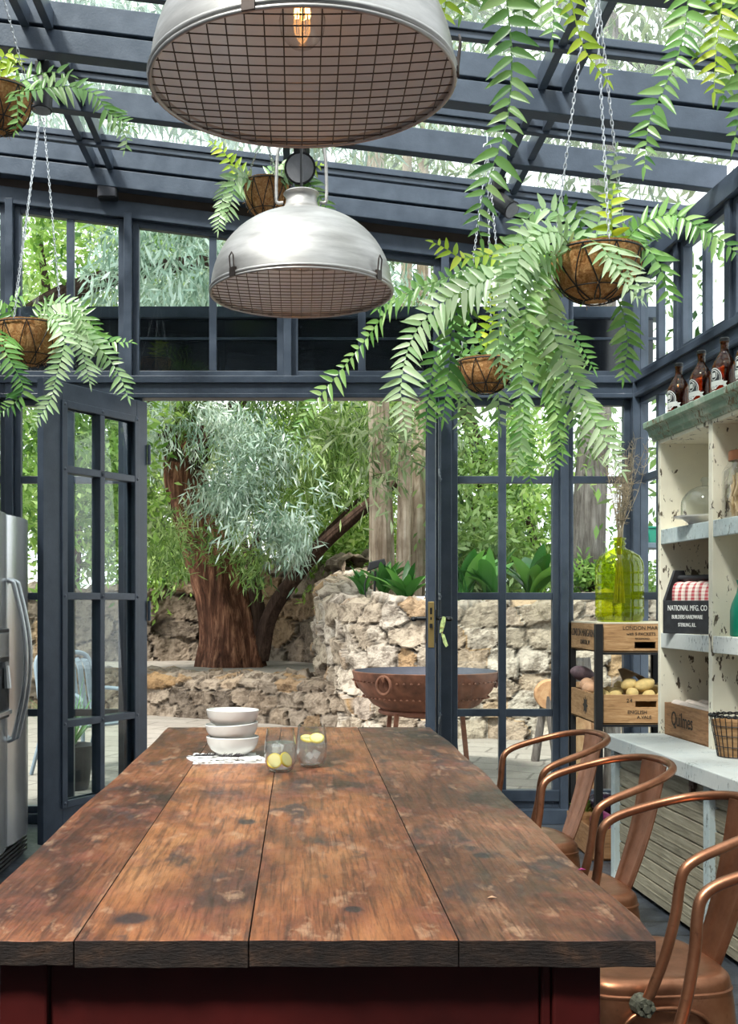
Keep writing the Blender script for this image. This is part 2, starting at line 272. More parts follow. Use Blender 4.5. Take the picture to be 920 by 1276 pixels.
# ------------------------------------------------------------------ mesh helpers
class MB:
    def __init__(s): s.v = []; s.f = []; s.mi = []; s.rnd = []
    def add(s, vs, fs, m=0, rnd=None):
        o = len(s.v); s.v += [tuple(v) for v in vs]
        s.f += [tuple(i+o for i in f) for f in fs]; s.mi += [m]*len(fs)
        s.rnd += [random.random() if rnd is None else rnd]*len(vs); return s
    def box(s, x0, x1, y0, y1, z0, z1, m=0, rnd=None):
        v = [(x0,y0,z0),(x1,y0,z0),(x1,y1,z0),(x0,y1,z0),(x0,y0,z1),(x1,y0,z1),(x1,y1,z1),(x0,y1,z1)]
        return s.add(v, [(3,2,1,0),(4,5,6,7),(0,1,5,4),(1,2,6,5),(2,3,7,6),(3,0,4,7)], m, rnd)
    def prism(s, poly, a0, a1, axis='y', m=0):
        n = len(poly)
        def pt(p, a): return (p[0],a,p[1]) if axis == 'y' else ((a,p[0],p[1]) if axis == 'x' else (p[0],p[1],a))
        v = [pt(p,a0) for p in poly]+[pt(p,a1) for p in poly]
        f = [tuple(range(n)), tuple(range(2*n-1,n-1,-1))]+[(i,i+n,(i+1)%n+n,(i+1)%n) for i in range(n)]
        return s.add(v, f, m)
    def bar(s, a, b, w, h=None, m=0, up=(0,0,1)):
        a = Vector(a); b = Vector(b); h = h or w; d = (b-a).normalized(); u = Vector(up)
        if abs(d.dot(u)) > .98: u = Vector((0,1,0))
        x = d.cross(u).normalized(); y = x.cross(d)
        v = [p+x*sx*w/2+y*sy*h/2 for p in (a,b) for sx,sy in ((-1,-1),(1,-1),(1,1),(-1,1))]
        return s.add(v, [(3,2,1,0),(4,5,6,7),(0,1,5,4),(1,2,6,5),(2,3,7,6),(3,0,4,7)], m)
    def tube(s, pts, r, n=8, m=0, closed=False, caps=True, rfun=None):
        pts = [Vector(p) for p in pts]; k = len(pts); rs = r if isinstance(r,(list,tuple)) else [r]*k
        T = []
        for i in range(k):
            a = pts[(i-1)%k] if (closed or i>0) else pts[i]; b = pts[(i+1)%k] if (closed or i<k-1) else pts[i]
            T.append((b-a).normalized())
        u = Vector((0,0,1)) if abs(T[0].z) < .9 else Vector((0,1,0))
        x = T[0].cross(u).normalized(); vs = []
        for i in range(k):
            x = (x - T[i]*x.dot(T[i])).normalized(); y = T[i].cross(x)
            for j in range(n):
                a = 2*PI*j/n; rr = rs[i]*(rfun(i,a,pts[i]) if rfun else 1)
                vs.append(pts[i]+(x*math.cos(a)+y*math.sin(a))*rr)
        fs = []
        for i in range(k if closed else k-1):
            for j in range(n):
                fs.append((i*n+j, i*n+(j+1)%n, ((i+1)%k)*n+(j+1)%n, ((i+1)%k)*n+j))
        if caps and not closed: fs += [tuple(range(n-1,-1,-1)), tuple(range((k-1)*n,k*n))]
        return s.add(vs, fs, m)
    def lathe(s, prof, n=32, c=(0,0,0), m=0, a0=0, close=False, sq=None):
        vs = []; k = len(prof)
        for r, z in prof:
            for j in range(n):
                a = 2*PI*j/n+a0; q = sq(a) if sq else 1
                vs.append((c[0]+r*q*math.cos(a), c[1]+r*q*math.sin(a), c[2]+z))
        fs = [(i*n+j, i*n+(j+1)%n, (i+1)*n+(j+1)%n, (i+1)*n+j) for i in range(k-1) for j in range(n)]
        if close: fs += [((k-1)*n+j, (k-1)*n+(j+1)%n, (j+1)%n, j) for j in range(n)]
        else:
            if prof[0][0] > 1e-4 and close is None: fs.append(tuple(range(n-1,-1,-1)))
            if prof[-1][0] > 1e-4 and close is None: fs.append(tuple(range((k-1)*n,k*n)))
        return s.add(vs, fs, m)
    def build(s, name, mats, parent=None, bevel=0, smooth=0, loc=None, segs=2):
        me = bpy.data.meshes.new(name); me.from_pydata(s.v, [], s.f)
        mats = mats if isinstance(mats,(list,tuple)) else [mats]
        for m in mats: me.materials.append(M[m] if isinstance(m,str) else m)
        me.polygons.foreach_set('material_index', s.mi)
        at = me.attributes.new('rnd','FLOAT','POINT'); at.data.foreach_set('value', s.rnd)
        import bmesh
        b = bmesh.new(); b.from_mesh(me); bmesh.ops.recalc_face_normals(b, faces=b.faces); b.to_mesh(me); b.free()
        if smooth:
            me.polygons.foreach_set('use_smooth', [True]*len(me.polygons)); me.set_sharp_from_angle(angle=math.radians(smooth))
        o = bpy.data.objects.new(name, me); C.objects.link(o)
        if parent: o.parent = parent
        if loc: o.location = loc
        if bevel:
            bm = o.modifiers.new('bevel','BEVEL'); bm.width = bevel; bm.segments = segs; bm.limit_method = 'ANGLE'; bm.angle_limit = math.radians(40)
        return o
def tag(o, label=None, cat=None, group=None, kind=None):
    if label: o['label'] = label
    if cat: o['category'] = cat
    if group: o['group'] = group
    if kind: o['kind'] = kind
    return o
def thing(name, label, cat, loc=(0,0,0), rz=0, group=None, kind=None):
    o = bpy.data.objects.new(name, None); o.empty_display_size = .1; C.objects.link(o); o.location = loc; o.rotation_euler = (0,0,rz)
    return tag(o, label, cat, group, kind)
def copy_tree(o, parent=None):
    c = o.copy(); C.objects.link(c); c.parent = parent
    for ch in list(o.children): copy_tree(ch, c)
    return c
def crom(pts, k=8):
    pts = [Vector(p) for p in pts]; q = [pts[0]*2-pts[1]]+pts+[pts[-1]*2-pts[-2]]; out = []
    for i in range(1, len(q)-2):
        for j in range(k):
            t = j/k; a,b,c,d = q[i-1],q[i],q[i+1],q[i+2]
            out.append(.5*((2*b)+(c-a)*t+(2*a-5*b+4*c-d)*t*t+(3*b-a-3*c+d)*t**3))
    out.append(pts[-1]); return out
def text(name, body, size, loc, rot, mat, parent, depth=.0008, align='LEFT', sx=1.0):
    cu = bpy.data.curves.new(name,'FONT'); cu.body = body; cu.size = size; cu.extrude = depth; cu.align_x = align
    to = bpy.data.objects.new(name, cu); C.objects.link(to)
    bpy.context.view_layer.update()
    me = bpy.data.meshes.new_from_object(to.evaluated_get(bpy.context.evaluated_depsgraph_get()))
    bpy.data.objects.remove(to); me.materials.clear(); me.materials.append(M[mat])
    o = bpy.data.objects.new(name, me); C.objects.link(o); o.parent = parent; o.location = loc; o.rotation_euler = rot; o.scale = (sx,1,1)
    return o
# ------------------------------------------------------------------ camera, light, world
cam = bpy.data.cameras.new('camera'); co = bpy.data.objects.new('camera', cam); C.objects.link(co)
co.location = (0,0,HC); co.rotation_euler = (PI/2,0,0)
cam.sensor_fit = 'VERTICAL'; cam.sensor_height = 36; cam.sensor_width = 36*920/1276; cam.lens = F/1276*36
cam.shift_x = (460-CX)/1276; cam.shift_y = (CY-638)/1276; cam.clip_start = .05; cam.clip_end = 300
SC.camera = co
SC.cycles.transparent_max_bounces = 40
SC.view_settings.view_transform = 'Standard'; SC.view_settings.look = 'None'; SC.view_settings.gamma = 1
SC.view_settings.use_curve_mapping = False; SC.view_settings.exposure = EXPO
w = bpy.data.worlds.new('overcast_sky'); SC.world = w; w.use_nodes = True
bg = w.node_tree.nodes['Background']; bg.inputs[0].default_value = (.93,.97,1.0,1); bg.inputs[1].default_value = SKY
sun = bpy.data.lights.new('sun','SUN'); sun.energy = SUN; sun.angle = math.radians(9); sun.color = (1,.95,.87)
so = bpy.data.objects.new('sun', sun); C.objects.link(so); so.rotation_euler = (math.radians(38), 0, math.radians(-35))

# ------------------------------------------------------------------ the room
TH = math.atan(.05)                         # the right wall runs a few degrees off the table's axis
KX, KY = 2.05, 7.0
def RW(x, y, z): return (KX + x*math.cos(TH) - y*math.sin(TH), KY + x*math.sin(TH) + y*math.cos(TH), z)
def RL(X, Y):     # world -> right-frame local
    dx, dy = X-KX, Y-KY
    return dx*math.cos(TH)+dy*math.sin(TH), -dx*math.sin(TH)+dy*math.cos(TH)
def ZR(X): return 3.72-.122*X             # underside of the main rafters
def ZT(X): return 3.571-.124*X            # top of the transom glass
def S(o): o['kind'] = 'structure'; return o

f = MB(); f.box(-2.35,2.75,-1.7,7.05,-.12,0); S(f.build('floor','floor'))
f = MB(); f.box(-14,16,7.05,34,-.3,-.005); S(f.build('ground','paving'))

wb = S(thing('wall_back', None, None))
def pr(name, x0,x1,z0,z1,y0=6.975,y1=7.06, parent=None, mat='steel', bevel=.004):
    m = MB(); m.box(x0,x1,y0,y1,z0,z1); return m.build(name, mat, parent or wb, bevel)
POSTS = [BX(14), BX(161), BX(358.5), BX(553.5), BX(701)]
for i, x in enumerate(POSTS):
    m = MB(); m.prism([(x-.024, 0 if i in (0,1,4) else 2.73), (x+.024, 0 if i in (0,1,4) else 2.73), (x+.024, ZT(x)+.03), (x-.024, ZT(x)+.03)], 6.955, 7.07)
    m.build('post','steel',wb,.004)
pr('post', BX(166), BX(183)-.02, 0, 2.61); pr('post', BX(545), BX(562), 0, 2.61)
pr('corner_post', 2.03, 2.10, 0, 3.40, 6.94, 7.08)
pr('corner_post', -2.35,-2.25, 0, 3.95, 6.94, 7.08)
m = MB(); m.box(-2.3,2.06,6.965,7.07,2.60,2.735); m.box(-2.3,2.06,6.945,6.97,2.69,2.735); m.box(-2.3,2.06,6.95,6.97,2.60,2.628)
m.build('lintel','steel',wb,.004)
m = MB(); m.prism([(-2.3,ZT(-2.3)),(2.06,ZT(2.06)),(2.06,ZT(2.06)+.10),(-2.3,ZT(-2.3)+.10)],6.96,7.08); m.build('top_rail','steel',wb,.004)
m = MB(); m.prism([(-2.3,ZT(-2.3)+.10),(2.06,ZT(2.06)+.10),(2.06,ZR(2.06)+.235),(-2.3,ZR(-2.3)+.235)],7.02,7.06); m.build('fascia_board',m_simple('brown_board',(.05,.032,.024),.7),wb)
pr('sill', -2.3, BX(183)-.02, 0, .06, 6.95, 7.10); pr('sill', BX(545), 2.05, 0, .09, 6.93, 7.10)

wn = [0]
def window(poly, mullx, rowz, fw=.04, loc=None, rz=0, y0=0.0, mw=.045, vt=None):
    """poly: x0,x1,z0 and z-top at both ends, local coords facing -y"""
    wn[0] += 1
    x0,x1,z0,za,zb = poly
    r = S(thing('window_%d' % wn[0], None, None, loc or (0,7.0,0), rz))
    zt = lambda x: za+(zb-za)*(x-x0)/(x1-x0)
    m = MB()
    m.box(x0,x0+fw,0,.05,z0,zt(x0+fw/2)); m.box(x1-fw,x1,0,.05,z0,zt(x1-fw/2)); m.box(x0+fw,x1-fw,0,.05,z0,z0+fw)
    m.prism([(x0+fw,zt(x0+fw)-fw),(x1-fw,zt(x1-fw)-fw),(x1-fw,zt(x1-fw)),(x0+fw,zt(x0+fw))],0,.05); m.build('frame','steel',r,.003)
    for x in mullx:
        m = MB(); m.prism([(x-mw/2,z0+fw),(x+mw/2,z0+fw),(x+mw/2,zt(x)-fw),(x-mw/2,zt(x)-fw)],.004,.046); m.build('muntin','steel',r,.003)
    for z in rowz:
        m = MB(); m.box(x0+fw,x1-fw,.006,.044,z-mw/2,z+mw/2); m.build('muntin','steel',r,.003)
    m = MB(); m.prism([(x0+fw*.6,z0+fw*.6),(x1-fw*.6,z0+fw*.6),(x1-fw*.6,zt(x1)-fw*.6),(x0+fw*.6,zt(x0)-fw*.6)],.027,.031)
    m.build('pane','glass',r)
    return r
def transom(a, b, mull): window((a,b,2.735,ZT(a),ZT(b)), mull, [])
transom(POSTS[0]+.024, POSTS[1]-.024, [BX(88)])
transom(POSTS[1]+.024, POSTS[2]-.024, [BX(265.5)])
transom(POSTS[2]+.024, POSTS[3]-.024, [BX(451)])
transom(POSTS[3]+.024, POSTS[4]-.024, [BX(626)])
transom(POSTS[4]+.024, 2.03, [])
transom(-2.25, POSTS[0]-.024, [])
ROWS = [BZ(598), BZ(743), BZ(888)]
window((POSTS[0]+.024, POSTS[1]-.024, .06, 2.60, 2.60), [BX(88)], ROWS)
window((-2.25, POSTS[0]-.024, .06, 2.60, 2.60), [], ROWS)
window((BX(562), POSTS[4]-.024, .09, 2.60, 2.60), [BX(626)], ROWS)
window((POSTS[4]+.024, 2.03, .09, 2.60, 2.60), [], ROWS)
pr('bottom_rail', BX(562), POSTS[4]-.024, .13, .2, 6.985, 7.05); pr('bottom_rail', POSTS[4]+.024, 2.03, .13, .2, 6.985, 7.05)
m = MB(); m.box(-1.9,2.3,7.42,7.5,2.78,3.2); S(m.build('outer_panel','gloss_panel'));  # glossy black panel outside, behind the lower part of the transoms
m = MB(); m.box(-1.95,2.35,7.38,7.52,3.2,3.27); m.box(-1.95,2.35,7.4,7.42,3.06,3.075); S(m.build('trim_2','steel'))

# doors: both leaves swung into the room
def door_leaf(idx, hinge, free, flip):
    hx,hy = hinge; fx,fy = free; L = math.hypot(fx-hx, fy-hy); rz = math.atan2(fy-hy, fx-hx)
    r = S(thing('door_%d' % idx, None, None, (hx,hy,0), rz)); t = .023
    B,T = .03,2.57; sl, sr = .15, .10
    m = MB(); m.box(0,sr,-t,t,B,T); m.build('hinge_stile','steel',r,.004)
    m = MB(); m.box(L-sl,L,-t,t,B,T); m.build('lock_stile','steel',r,.004)
    m = MB(); m.box(sr,L-sl,-t,t,T-.13,T); m.build('top_rail','steel',r,.004)
    m = MB(); m.box(sr,L-sl,-t,t,B,.24); m.build('bottom_rail','steel',r,.004)
    x0,x1 = sr,L-sl; xm = (x0+x1)/2; rows = [2.09,1.385,.675]
    fl = MB()
    for s in (-1,1):
        y0,y1 = (t,t+.012) if s>0 else (-t-.012,-t)
        fl.box(x0-.012,x0+.03,y0,y1,.21,2.47); fl.box(x1-.03,x1+.012,y0,y1,.21,2.47); fl.box(x0+.03,x1-.03,y0,y1,.21,.25); fl.box(x0+.03,x1-.03,y0,y1,2.43,2.47)
    fl.build('glazing_bead','steel',r,.003)
    for a,b,c,d in [(xm-.02,xm+.02,.25,2.43)]+[(x0+.03,x1-.03,z-.02,z+.02) for z in rows]:
        m = MB(); m.box(a,b,-t-.011,t+.011,c,d); m.build('muntin','steel',r,.003)
    bm = MB()
    for x in (x0+.008,xm,x1-.008):
        for z in rows+[.235,2.45]:
            for s in (-1,1):
                bm.lathe([(.0,.012),(.008,.011),(.011,.004),(.011,-.002)],10,(0,0,0)) if False else None
                n=10; c=Vector((x,s*(t+.012),z)); vs=[c+Vector((0,s*.007,0))]+[c+Vector((math.cos(2*PI*k/n)*.011,0,math.sin(2*PI*k/n)*.011)) for k in range(n)]
                bm.add(vs,[(0,1+k,1+(k+1)%n) for k in range(n)])
    bm.build('rivet','steel',r)
    m = MB(); m.box(x0,x1,-.002,.002,.24,2.44); m.build('pane','glass',r)
    for z in (.35,1.3,2.25):
        m = MB(); m.tube([(-.004,flip*(t+.01),z-.06),(-.004,flip*(t+.01),z+.06)],.011,10); m.build('hinge','steel',r)
    return r, L
d1,_ = door_leaf(1, (-.95,6.955), (-1.412,6.19), 1)
d2,L2 = door_leaf(2, (.828,6.955), (.702,6.10), -1)
m = MB(); m.box(L2,L2+.003,-.016,.016,1.107,1.352); o = m.build('lock_plate','brass',d2,.001); o['label'] = 'brass lock plate'
m = MB(); m.box(L2+.003,L2+.0045,-.006,.006,1.285,1.32); m.box(L2+.003,L2+.0045,-.004,.004,1.255,1.27); m.box(L2+.003,L2+.014,-.008,.008,1.213,1.235); m.build('latch_bolt','black',d2)
for s in (-1,1):
    m = MB(); y = s*.023
    m.tube([(L2-.06,y,1.262),(L2-.06,y+s*.05,1.262)],.011,10); m.tube(crom([(L2-.06,y+s*.045,1.262),(L2-.065,y+s*.055,1.262),(L2-.12,y+s*.058,1.264),(L2-.165,y+s*.055,1.258)],5),.009,10)
    m.lathe([(.0,.012),(.016,.006),(.019,-.004),(.013,-.014),(0,-.018)],12,(L2-.06,y+s*.072,1.262)); m.box(L2-.085,L2-.035,min(y,y+s*.006),max(y,y+s*.006),1.13,1.31)
    m.build('door_handle','iron',d2,smooth=40)
kt = thing('key_tag','green and yellow key fob hanging from the open right door','key fob',(.755,6.06,1.165))
m = MB(); m.lathe([(.011,-.002),(.014,0),(.011,.002),(.009,0)],14,(0,0,.05),close=True); m.box(-.004,.004,-.002,.002,.0,.045); m.build('key','brass',kt)
m = MB(); m.prism([(-.012,.02),(.006,.03),(.018,.075),(.02,.105),(.004,.11),(-.008,.07)],-.004,.004); m.prism([(-.004,.02),(.012,.014),(.032,-.045),(.02,-.055),(.006,-.03)],-.01,-.004); m.build('tag',m_simple('fob_fabric',(.45,.55,.22),.7,var=.6,scale=60),kt)
o = MB(); o.tube([(0,0,.05),(-.008,.02,.09),(-.012,.045,.10)],.002,6); o.build('loop','iron',kt)

# right wall (local frame: +x outwards, +y deeper)
wr = S(thing('wall_right', None, None, (KX,KY,0), TH))
BAY = [0,.67,1.345,2.02,2.69,3.36,4.7,6.0,7.3,8.7]
ztop = lambda s: 3.36-.122*.05*s
for i,s in enumerate(BAY[1:]):
    m = MB(); m.box(0,.09,-s-.03,-s+.03,0,ztop(s)+.06); m.build('post','steel',wr,.004)
m = MB(); m.box(0,.1,-8.7,0,2.60,2.735); m.box(-.02,.0,-8.7,0,2.69,2.735); m.box(-.015,.0,-8.7,0,2.60,2.628); m.build('lintel','steel',wr,.004)
m = MB(); m.box(-.02,.12,-8.7,0,ztop(0)-.02,ztop(0)+.09); m.build('top_rail','steel',wr,.004)
m = MB(); m.box(0,.1,-8.7,0,0,.09); m.build('sill','steel',wr,.004)
for i in range(5):
    a,b = BAY[i]+.03, BAY[i+1]-.03
    # window local x runs along -y of the wall: rotate by TH-90deg
    for (z0,z1,rows) in ((2.735,ztop(0)-.02,[]),(.09,2.60,ROWS)):
        window((a,b,z0,z1,z1),[(a+b)/2],rows,.035,loc=RW(.02,0,0),rz=TH-PI/2)
m = MB(); m.box(.03,.06,-8.7,-3.39,.09,3.34); m.build('infill_panel','wall',wr)
m = MB(); m.box(-2.45,-2.35,-1.7,7.05,0,4.0); S(m.build('wall_left','wall'))
m = MB(); m.box(-2.35,2.8,-1.8,-1.7,0,3.7); S(m.build('wall_front_added','wall'))  # unseen wall behind the camera, added to keep the near side dim

# roof
cl = S(thing('ceiling', None, None))
XL, XR = -2.4, 2.2
def slope(y0,y1,d0,d1,name,mat='steel',x0=XL,x1=None,bev=.004):
    x1 = x1 or (XR+ (7-y1)*.05)
    m = MB(); m.prism([(x0,ZR(x0)+d0),(x1,ZR(x1)+d0),(x1,ZR(x1)+d1),(x0,ZR(x0)+d1)],y0,y1); return m.build(name,mat,cl,bev)
for y in (6.87,5.20,3.50,1.80,.1,-1.5):
    x1 = XR+(7-y)*.05
    m = MB()
    for d0,d1,ya,yb in ((0,.105,y,y+.09),(.105,.122,y+.03,y+.09),(.122,.235,y,y+.09)):
        m.prism([(XL,ZR(XL)+d0),(x1,ZR(x1)+d0),(x1,ZR(x1)+d1),(XL,ZR(XL)+d1)],ya,yb)
    m.build('rafter','steel',cl,.004)
for y in (5.99,4.30,2.62,.95): slope(y,y+.07,.07,.20,'rafter')
for y in (6.46,5.61,4.78,3.93,3.05,2.2): 
    x1 = XR+(7-y)*.05; m = MB()
    for d0,d1,ya,yb in ((.085,.115,y+.012,y+.05),(.115,.15,y,y+.06)):
        m.prism([(XL,ZR(XL)+d0),(x1,ZR(x1)+d0),(x1,ZR(x1)+d1),(XL,ZR(XL)+d1)],ya,yb)
    m.build('glazing_bar','steel',cl,.003)
for xc in (-1.2,-.02,1.16):
    for dx in (-.055,.055):
        for (ya,yb) in ((-1.4,.1),(.19,1.8),(1.89,3.5),(3.59,5.2),(5.29,6.87)):
            x=xc+dx; m = MB(); m.box(x-.019,x+.019,ya,yb,ZR(x)+.10,ZR(x)+.19); m.build('purlin','steel',cl,.003)
for a,b in ((-1.7,1.8),(1.8,3.5),(3.5,5.2),(5.2,7.1)):
    x1 = XR+.1+(7-b)*.05; m = MB(); m.prism([(XL,ZR(XL)+.24),(x1,ZR(x1)+.24),(x1,ZR(x1)+.245),(XL,ZR(XL)+.245)],a,b); m.build('roof_glass','hazy',cl)
# spotlights under the roof bars
def spot(label, loc, aim, k=1.0):
    r = thing('spotlight', label, 'spotlight', loc, 0, 'black spotlights on the roof bars'); aim = Vector(aim).normalized()
    m = MB(); m.box(-.035,.035,-.035,.035,-.01,.055); m.tube([(0,0,-.01),(0,0,-.05)],.012,8); m.build('bracket','iron',r,.004)
    a = Vector((0,0,-.06))-aim*.05; b = a+aim*.17; m = MB(); m.tube([a,a+aim*.02,a+aim*.06,b],[.03*k,.043*k,.046*k,.05*k],20); m.build('barrel','iron',r,smooth=40)
    m = MB(); m.tube([b,b+aim*.004],[.043*k,.043*k],20); m.build('lens',m_simple('spot_lens',(.22,.22,.24),.15),r)
spot('black spotlight under the right roof bars beside a trailing frond', (1.10,6.3,ZR(1.1)+.045), (.45,-.55,-.6))
spot('black spotlight under the left roof bars above the cropped basket', (-1.25,5.55,ZR(-1.25)+.045), (-.05,-.1,-1))
spot('black round spotlight behind the lower lamp, facing the room', (0.0,6.2,ZR(0)+.045), (0,-.92,-.3), 1.7)
r = thing('floodlight','small black floodlight clamped on the rail above the left windows','floodlight',(BX(138),6.93,ZT(BX(138))+.13))
m = MB(); m.box(-.06,.06,-.05,.02,-.05,.03); m.build('housing','iron',r,.008); m = MB(); m.box(-.05,.05,-.056,-.05,-.04,.02); m.build('lens',m_simple('flood_lens',(.06,.06,.07),.25),r); m = MB(); m.box(-.012,.012,.02,.04,-.02,.04); m.build('bracket','iron',r)
# ------------------------------------------------------------------ table
TZ = .8375
tb = thing('farmhouse_table','long farmhouse table with worn brown plank top and oxblood red base','table',(0,3.15,0))
m = MB(); edges = [-.533,-.333,-.0756,.234,.537]; y0,y1 = 1.677-3.15, 4.63-3.15
rr = random.Random(3)
for i in range(4):
    a,b = edges[i]+.0008, edges[i+1]-.0008
    ys = [y0+(y1-y0)*k/24 for k in range(25)]
    wl = (lambda y: .003*math.sin(y*3.1)+.002*math.sin(y*7+1)) if i == 0 else (lambda y: 0)
    wr_ = (lambda y: .008*math.sin(y*2.3+.6)+.004*math.sin(y*8)-.012*math.exp(-((y-y0)/.05)**2)) if i == 3 else (lambda y: 0)
    poly = [(a+wl(y),y) for y in ys][::-1]
    k = 10; front = [(a+(b-a)*j/k, y0+rr.uniform(-.003,.003)) for j in range(1,k)]
    poly += front + [(b+wr_(y),y) for y in ys]
    n = len(poly); zt = TZ+rr.uniform(-.0012,.0004); zb = TZ-.039+rr.uniform(-.002,.002); rd = [0,.33,.66,1][i]
    o = len(m.v); m.v += [(p[0],p[1],zb) for p in poly]+[(p[0],p[1],zt) for p in poly]; m.rnd += [rd]*(2*n)
    m.f += [tuple(o+j for j in range(n-1,-1,-1)), tuple(o+n+j for j in range(n))]; m.mi += [1,0]
    for j in range(n): m.f.append((o+j,o+(j+1)%n,o+n+(j+1)%n,o+n+j)); m.mi.append(1)
m.build('tabletop',['top','end'],tb,.0015)
hx, hy0, hy1 = .453, 1.715-3.15, 4.58-3.15
for sx in (-1,1):
    for yy,sg in ((hy0,1),(hy1,-1)):
        m = MB(); xa = sx*hx; m.box(min(xa,xa-sx*.072),max(xa,xa-sx*.072),min(yy,yy+sg*.072),max(yy,yy+sg*.072),0,TZ-.041); m.build('leg','red',tb,.004)
for yy,sg in ((hy0+.012,1),(hy1-.012,-1)):
    m = MB(); m.box(-hx+.074,hx-.090,min(yy,yy+sg*.022),max(yy,yy+sg*.022),.56,TZ-.041); m.box(hx-.088,hx-.074,min(yy-.006*sg,yy+sg*.022),max(yy-.006*sg,yy+sg*.022),.56,TZ-.041); m.build('apron','red',tb,.003)
for sx in (-1,1):
    xa = sx*(hx-.012); m = MB(); m.box(min(xa,xa-sx*.022),max(xa,xa-sx*.022),hy0+.074,hy1-.074,.56,TZ-.041); m.build('apron','red',tb,.003)

# ------------------------------------------------------------------ bowls, napkin, glasses on the table
nk = thing('napkin','folded white linen napkin lying under the stacked bowls','napkin',P(283,950,3.64)); nk.location.z = TZ
def napkin_mb():
    m = MB(); N=22; 
    for layer,(z,sc,rot) in enumerate(((.001,1,0),(.006,.93,.07),(.011,.85,-.06))):
        vs=[];fs=[]
        for i in range(N+1):
            for j in range(N+1):
                u=i/N-.5; v=j/N-.5; x=u*.235*sc; y=v*.17*sc
                e = min(.5-abs(u),.5-abs(v)); q=.0022*math.sin(u*21+layer)*math.cos(v*15+layer*2)+.003*math.exp(-e*30)*math.sin(u*40+v*33)
                X=x*math.cos(rot+.12)-y*math.sin(rot+.12); Y=x*math.sin(rot+.12)+y*math.cos(rot+.12)
                vs.append((X-.01*math.sin(v*5),Y,max(.0006,z+abs(q))))
        fs=[(i*(N+1)+j,(i+1)*(N+1)+j,(i+1)*(N+1)+j+1,i*(N+1)+j+1) for i in range(N) for j in range(N)]
        o=len(vs); vs2=vs+[(a,b,max(0,c-.004)) for a,b,c in vs]; fs2=fs+[tuple(q+o for q in reversed(t)) for t in fs]
        per=[(i,0) for i in range(N)]+[(N,j) for j in range(N)]+[(i,N) for i in range(N,0,-1)]+[(0,j) for j in range(N,0,-1)]
        ids=[a*(N+1)+b for a,b in per]
        for k in range(len(ids)): a,b=ids[k],ids[(k+1)%len(ids)]; fs2.append((a,b,b+o,a+o))
        m.add(vs2,fs2)
    return m
napkin_mb().build('fabric','cloth',nk,smooth=60)
BP = [(0,.0),(.048,.0),(.053,.004),(.071,.016),(.081,.034),(.0855,.056),(.0835,.058),(.077,.036),(.067,.020),(.045,.008),(0,.007)]
for i,(z,tx,ty,lab) in enumerate(((.015,0,0,'white porcelain bowl at the bottom of the stack'),(.0575,.02,-.055,'white porcelain bowl tilted in the middle of the stack'),(.101,-.01,.012,'white porcelain bowl on top of the stack'))):
    b = MB(); b.lathe(BP,48); p = P(290,946,3.68)
    o = b.build('bowl','porc',smooth=50,loc=(p.x,3.68,TZ+z)); o.rotation_euler=(tx,ty,0); tag(o,lab,'bowl','white bowls stacked on the table')
def sprig(label, loc, rz, L, seed):
    r0 = random.Random(seed); m = MB()
    m.tube([(0,0,.004),(L*.5,.004,.006),(L,0,.004)],.0014,5)
    for k in range(46):
        t = r0.uniform(.25,1); a = r0.uniform(-1.1,1.1); l = r0.uniform(.010,.022); b=Vector((t*L,r0.uniform(-.003,.003),.005))
        m.tube([b,b+Vector((l*math.cos(a),l*math.sin(a),r0.uniform(0,.012)))],[.0015,.0006],4)
    o = m.build('herb_sprig',m_simple('dried_herb',(.055,.05,.055),.9,var=.5,scale=80)); o.location=loc; o.rotation_euler=(0,0,rz); return tag(o,label,'herb sprig','dried herb sprigs on the napkin')
p = P(232,953,3.56); sprig('thin dark dried sprig at the left edge of the napkin',(p.x,3.585,TZ+.0155),.1,.085,1)
p = P(263,958,3.52); sprig('bushy dark dried sprig at the front of the napkin',(p.x,3.565,TZ+.0155),.05,.085,5)
p = P(270,958,3.52)
GP_O=[(0,.0),(.026,.0),(.037,.008),(.0455,.03),(.048,.055),(.0465,.085),(.0415,.118),(.0405,.128)]
GP_I=[(.0390,.128),(.0400,.117),(.0448,.085),(.0462,.055),(.0435,.032),(.035,.012),(.024,.006),(0,.006)]
def tumbler(label, px, Y, kind):
    r = thing('glass_tumbler', label, 'glass', (P(px,0,Y).x,Y,TZ), 0, 'stemless glasses on the table')
    m = MB(); m.lathe(GP_O+GP_I,40); m.build('glass','clear',r,smooth=50)
    wl = .088 if kind==1 else .092
    m = MB(); prof=[(0,.0065)]+[(a-.0004,b) for a,b in reversed(GP_I[2:-1]) if b<wl]+[(.0445,wl),(0,wl)]; m.lathe(prof,32); m.build('water','water',r,smooth=50)
    def slice_(loc,rot):
        m = MB(); m.lathe([(0,-.0035),(.021,-.0035),(.023,-.002),(.023,.002),(.021,.0035),(0,.0035)],24,m=0)
        m.lathe([(0,.0037),(.0195,.0037)],24,m=1); m.lathe([(0,-.0037),(.0195,-.0037)],24,m=1)
        o = m.build('lemon_slice',['lemon','lemon_in'],r,smooth=40); o.location=loc; o.rotation_euler=rot
    if kind==1: slice_((-.017,-.021,.035),(1.25,.1,-.2)); slice_((.017,-.018,.038),(.9,.9,.3))
    else: slice_((-.012,.0,.086),(.35,.15,0)); slice_((.016,-.006,.088),(.5,-.3,.5))
    for k in range(5):
        q = random.Random(k+kind*9); a=q.uniform(0,6.28); rad=q.uniform(.005,.022); z=q.uniform(.022,.045) if kind==2 else q.uniform(.05,.078)
        m = MB(); m.box(-.010,.010,-.010,.010,-.010,.010); o=m.build('ice_cube','ice',r,.003); o.location=(rad*math.cos(a),rad*math.sin(a),z); o.rotation_euler=(q.uniform(0,2),q.uniform(0,2),0)
tumbler('glass of iced water with lemon slices low down, left of the two',349.5,3.385,1)
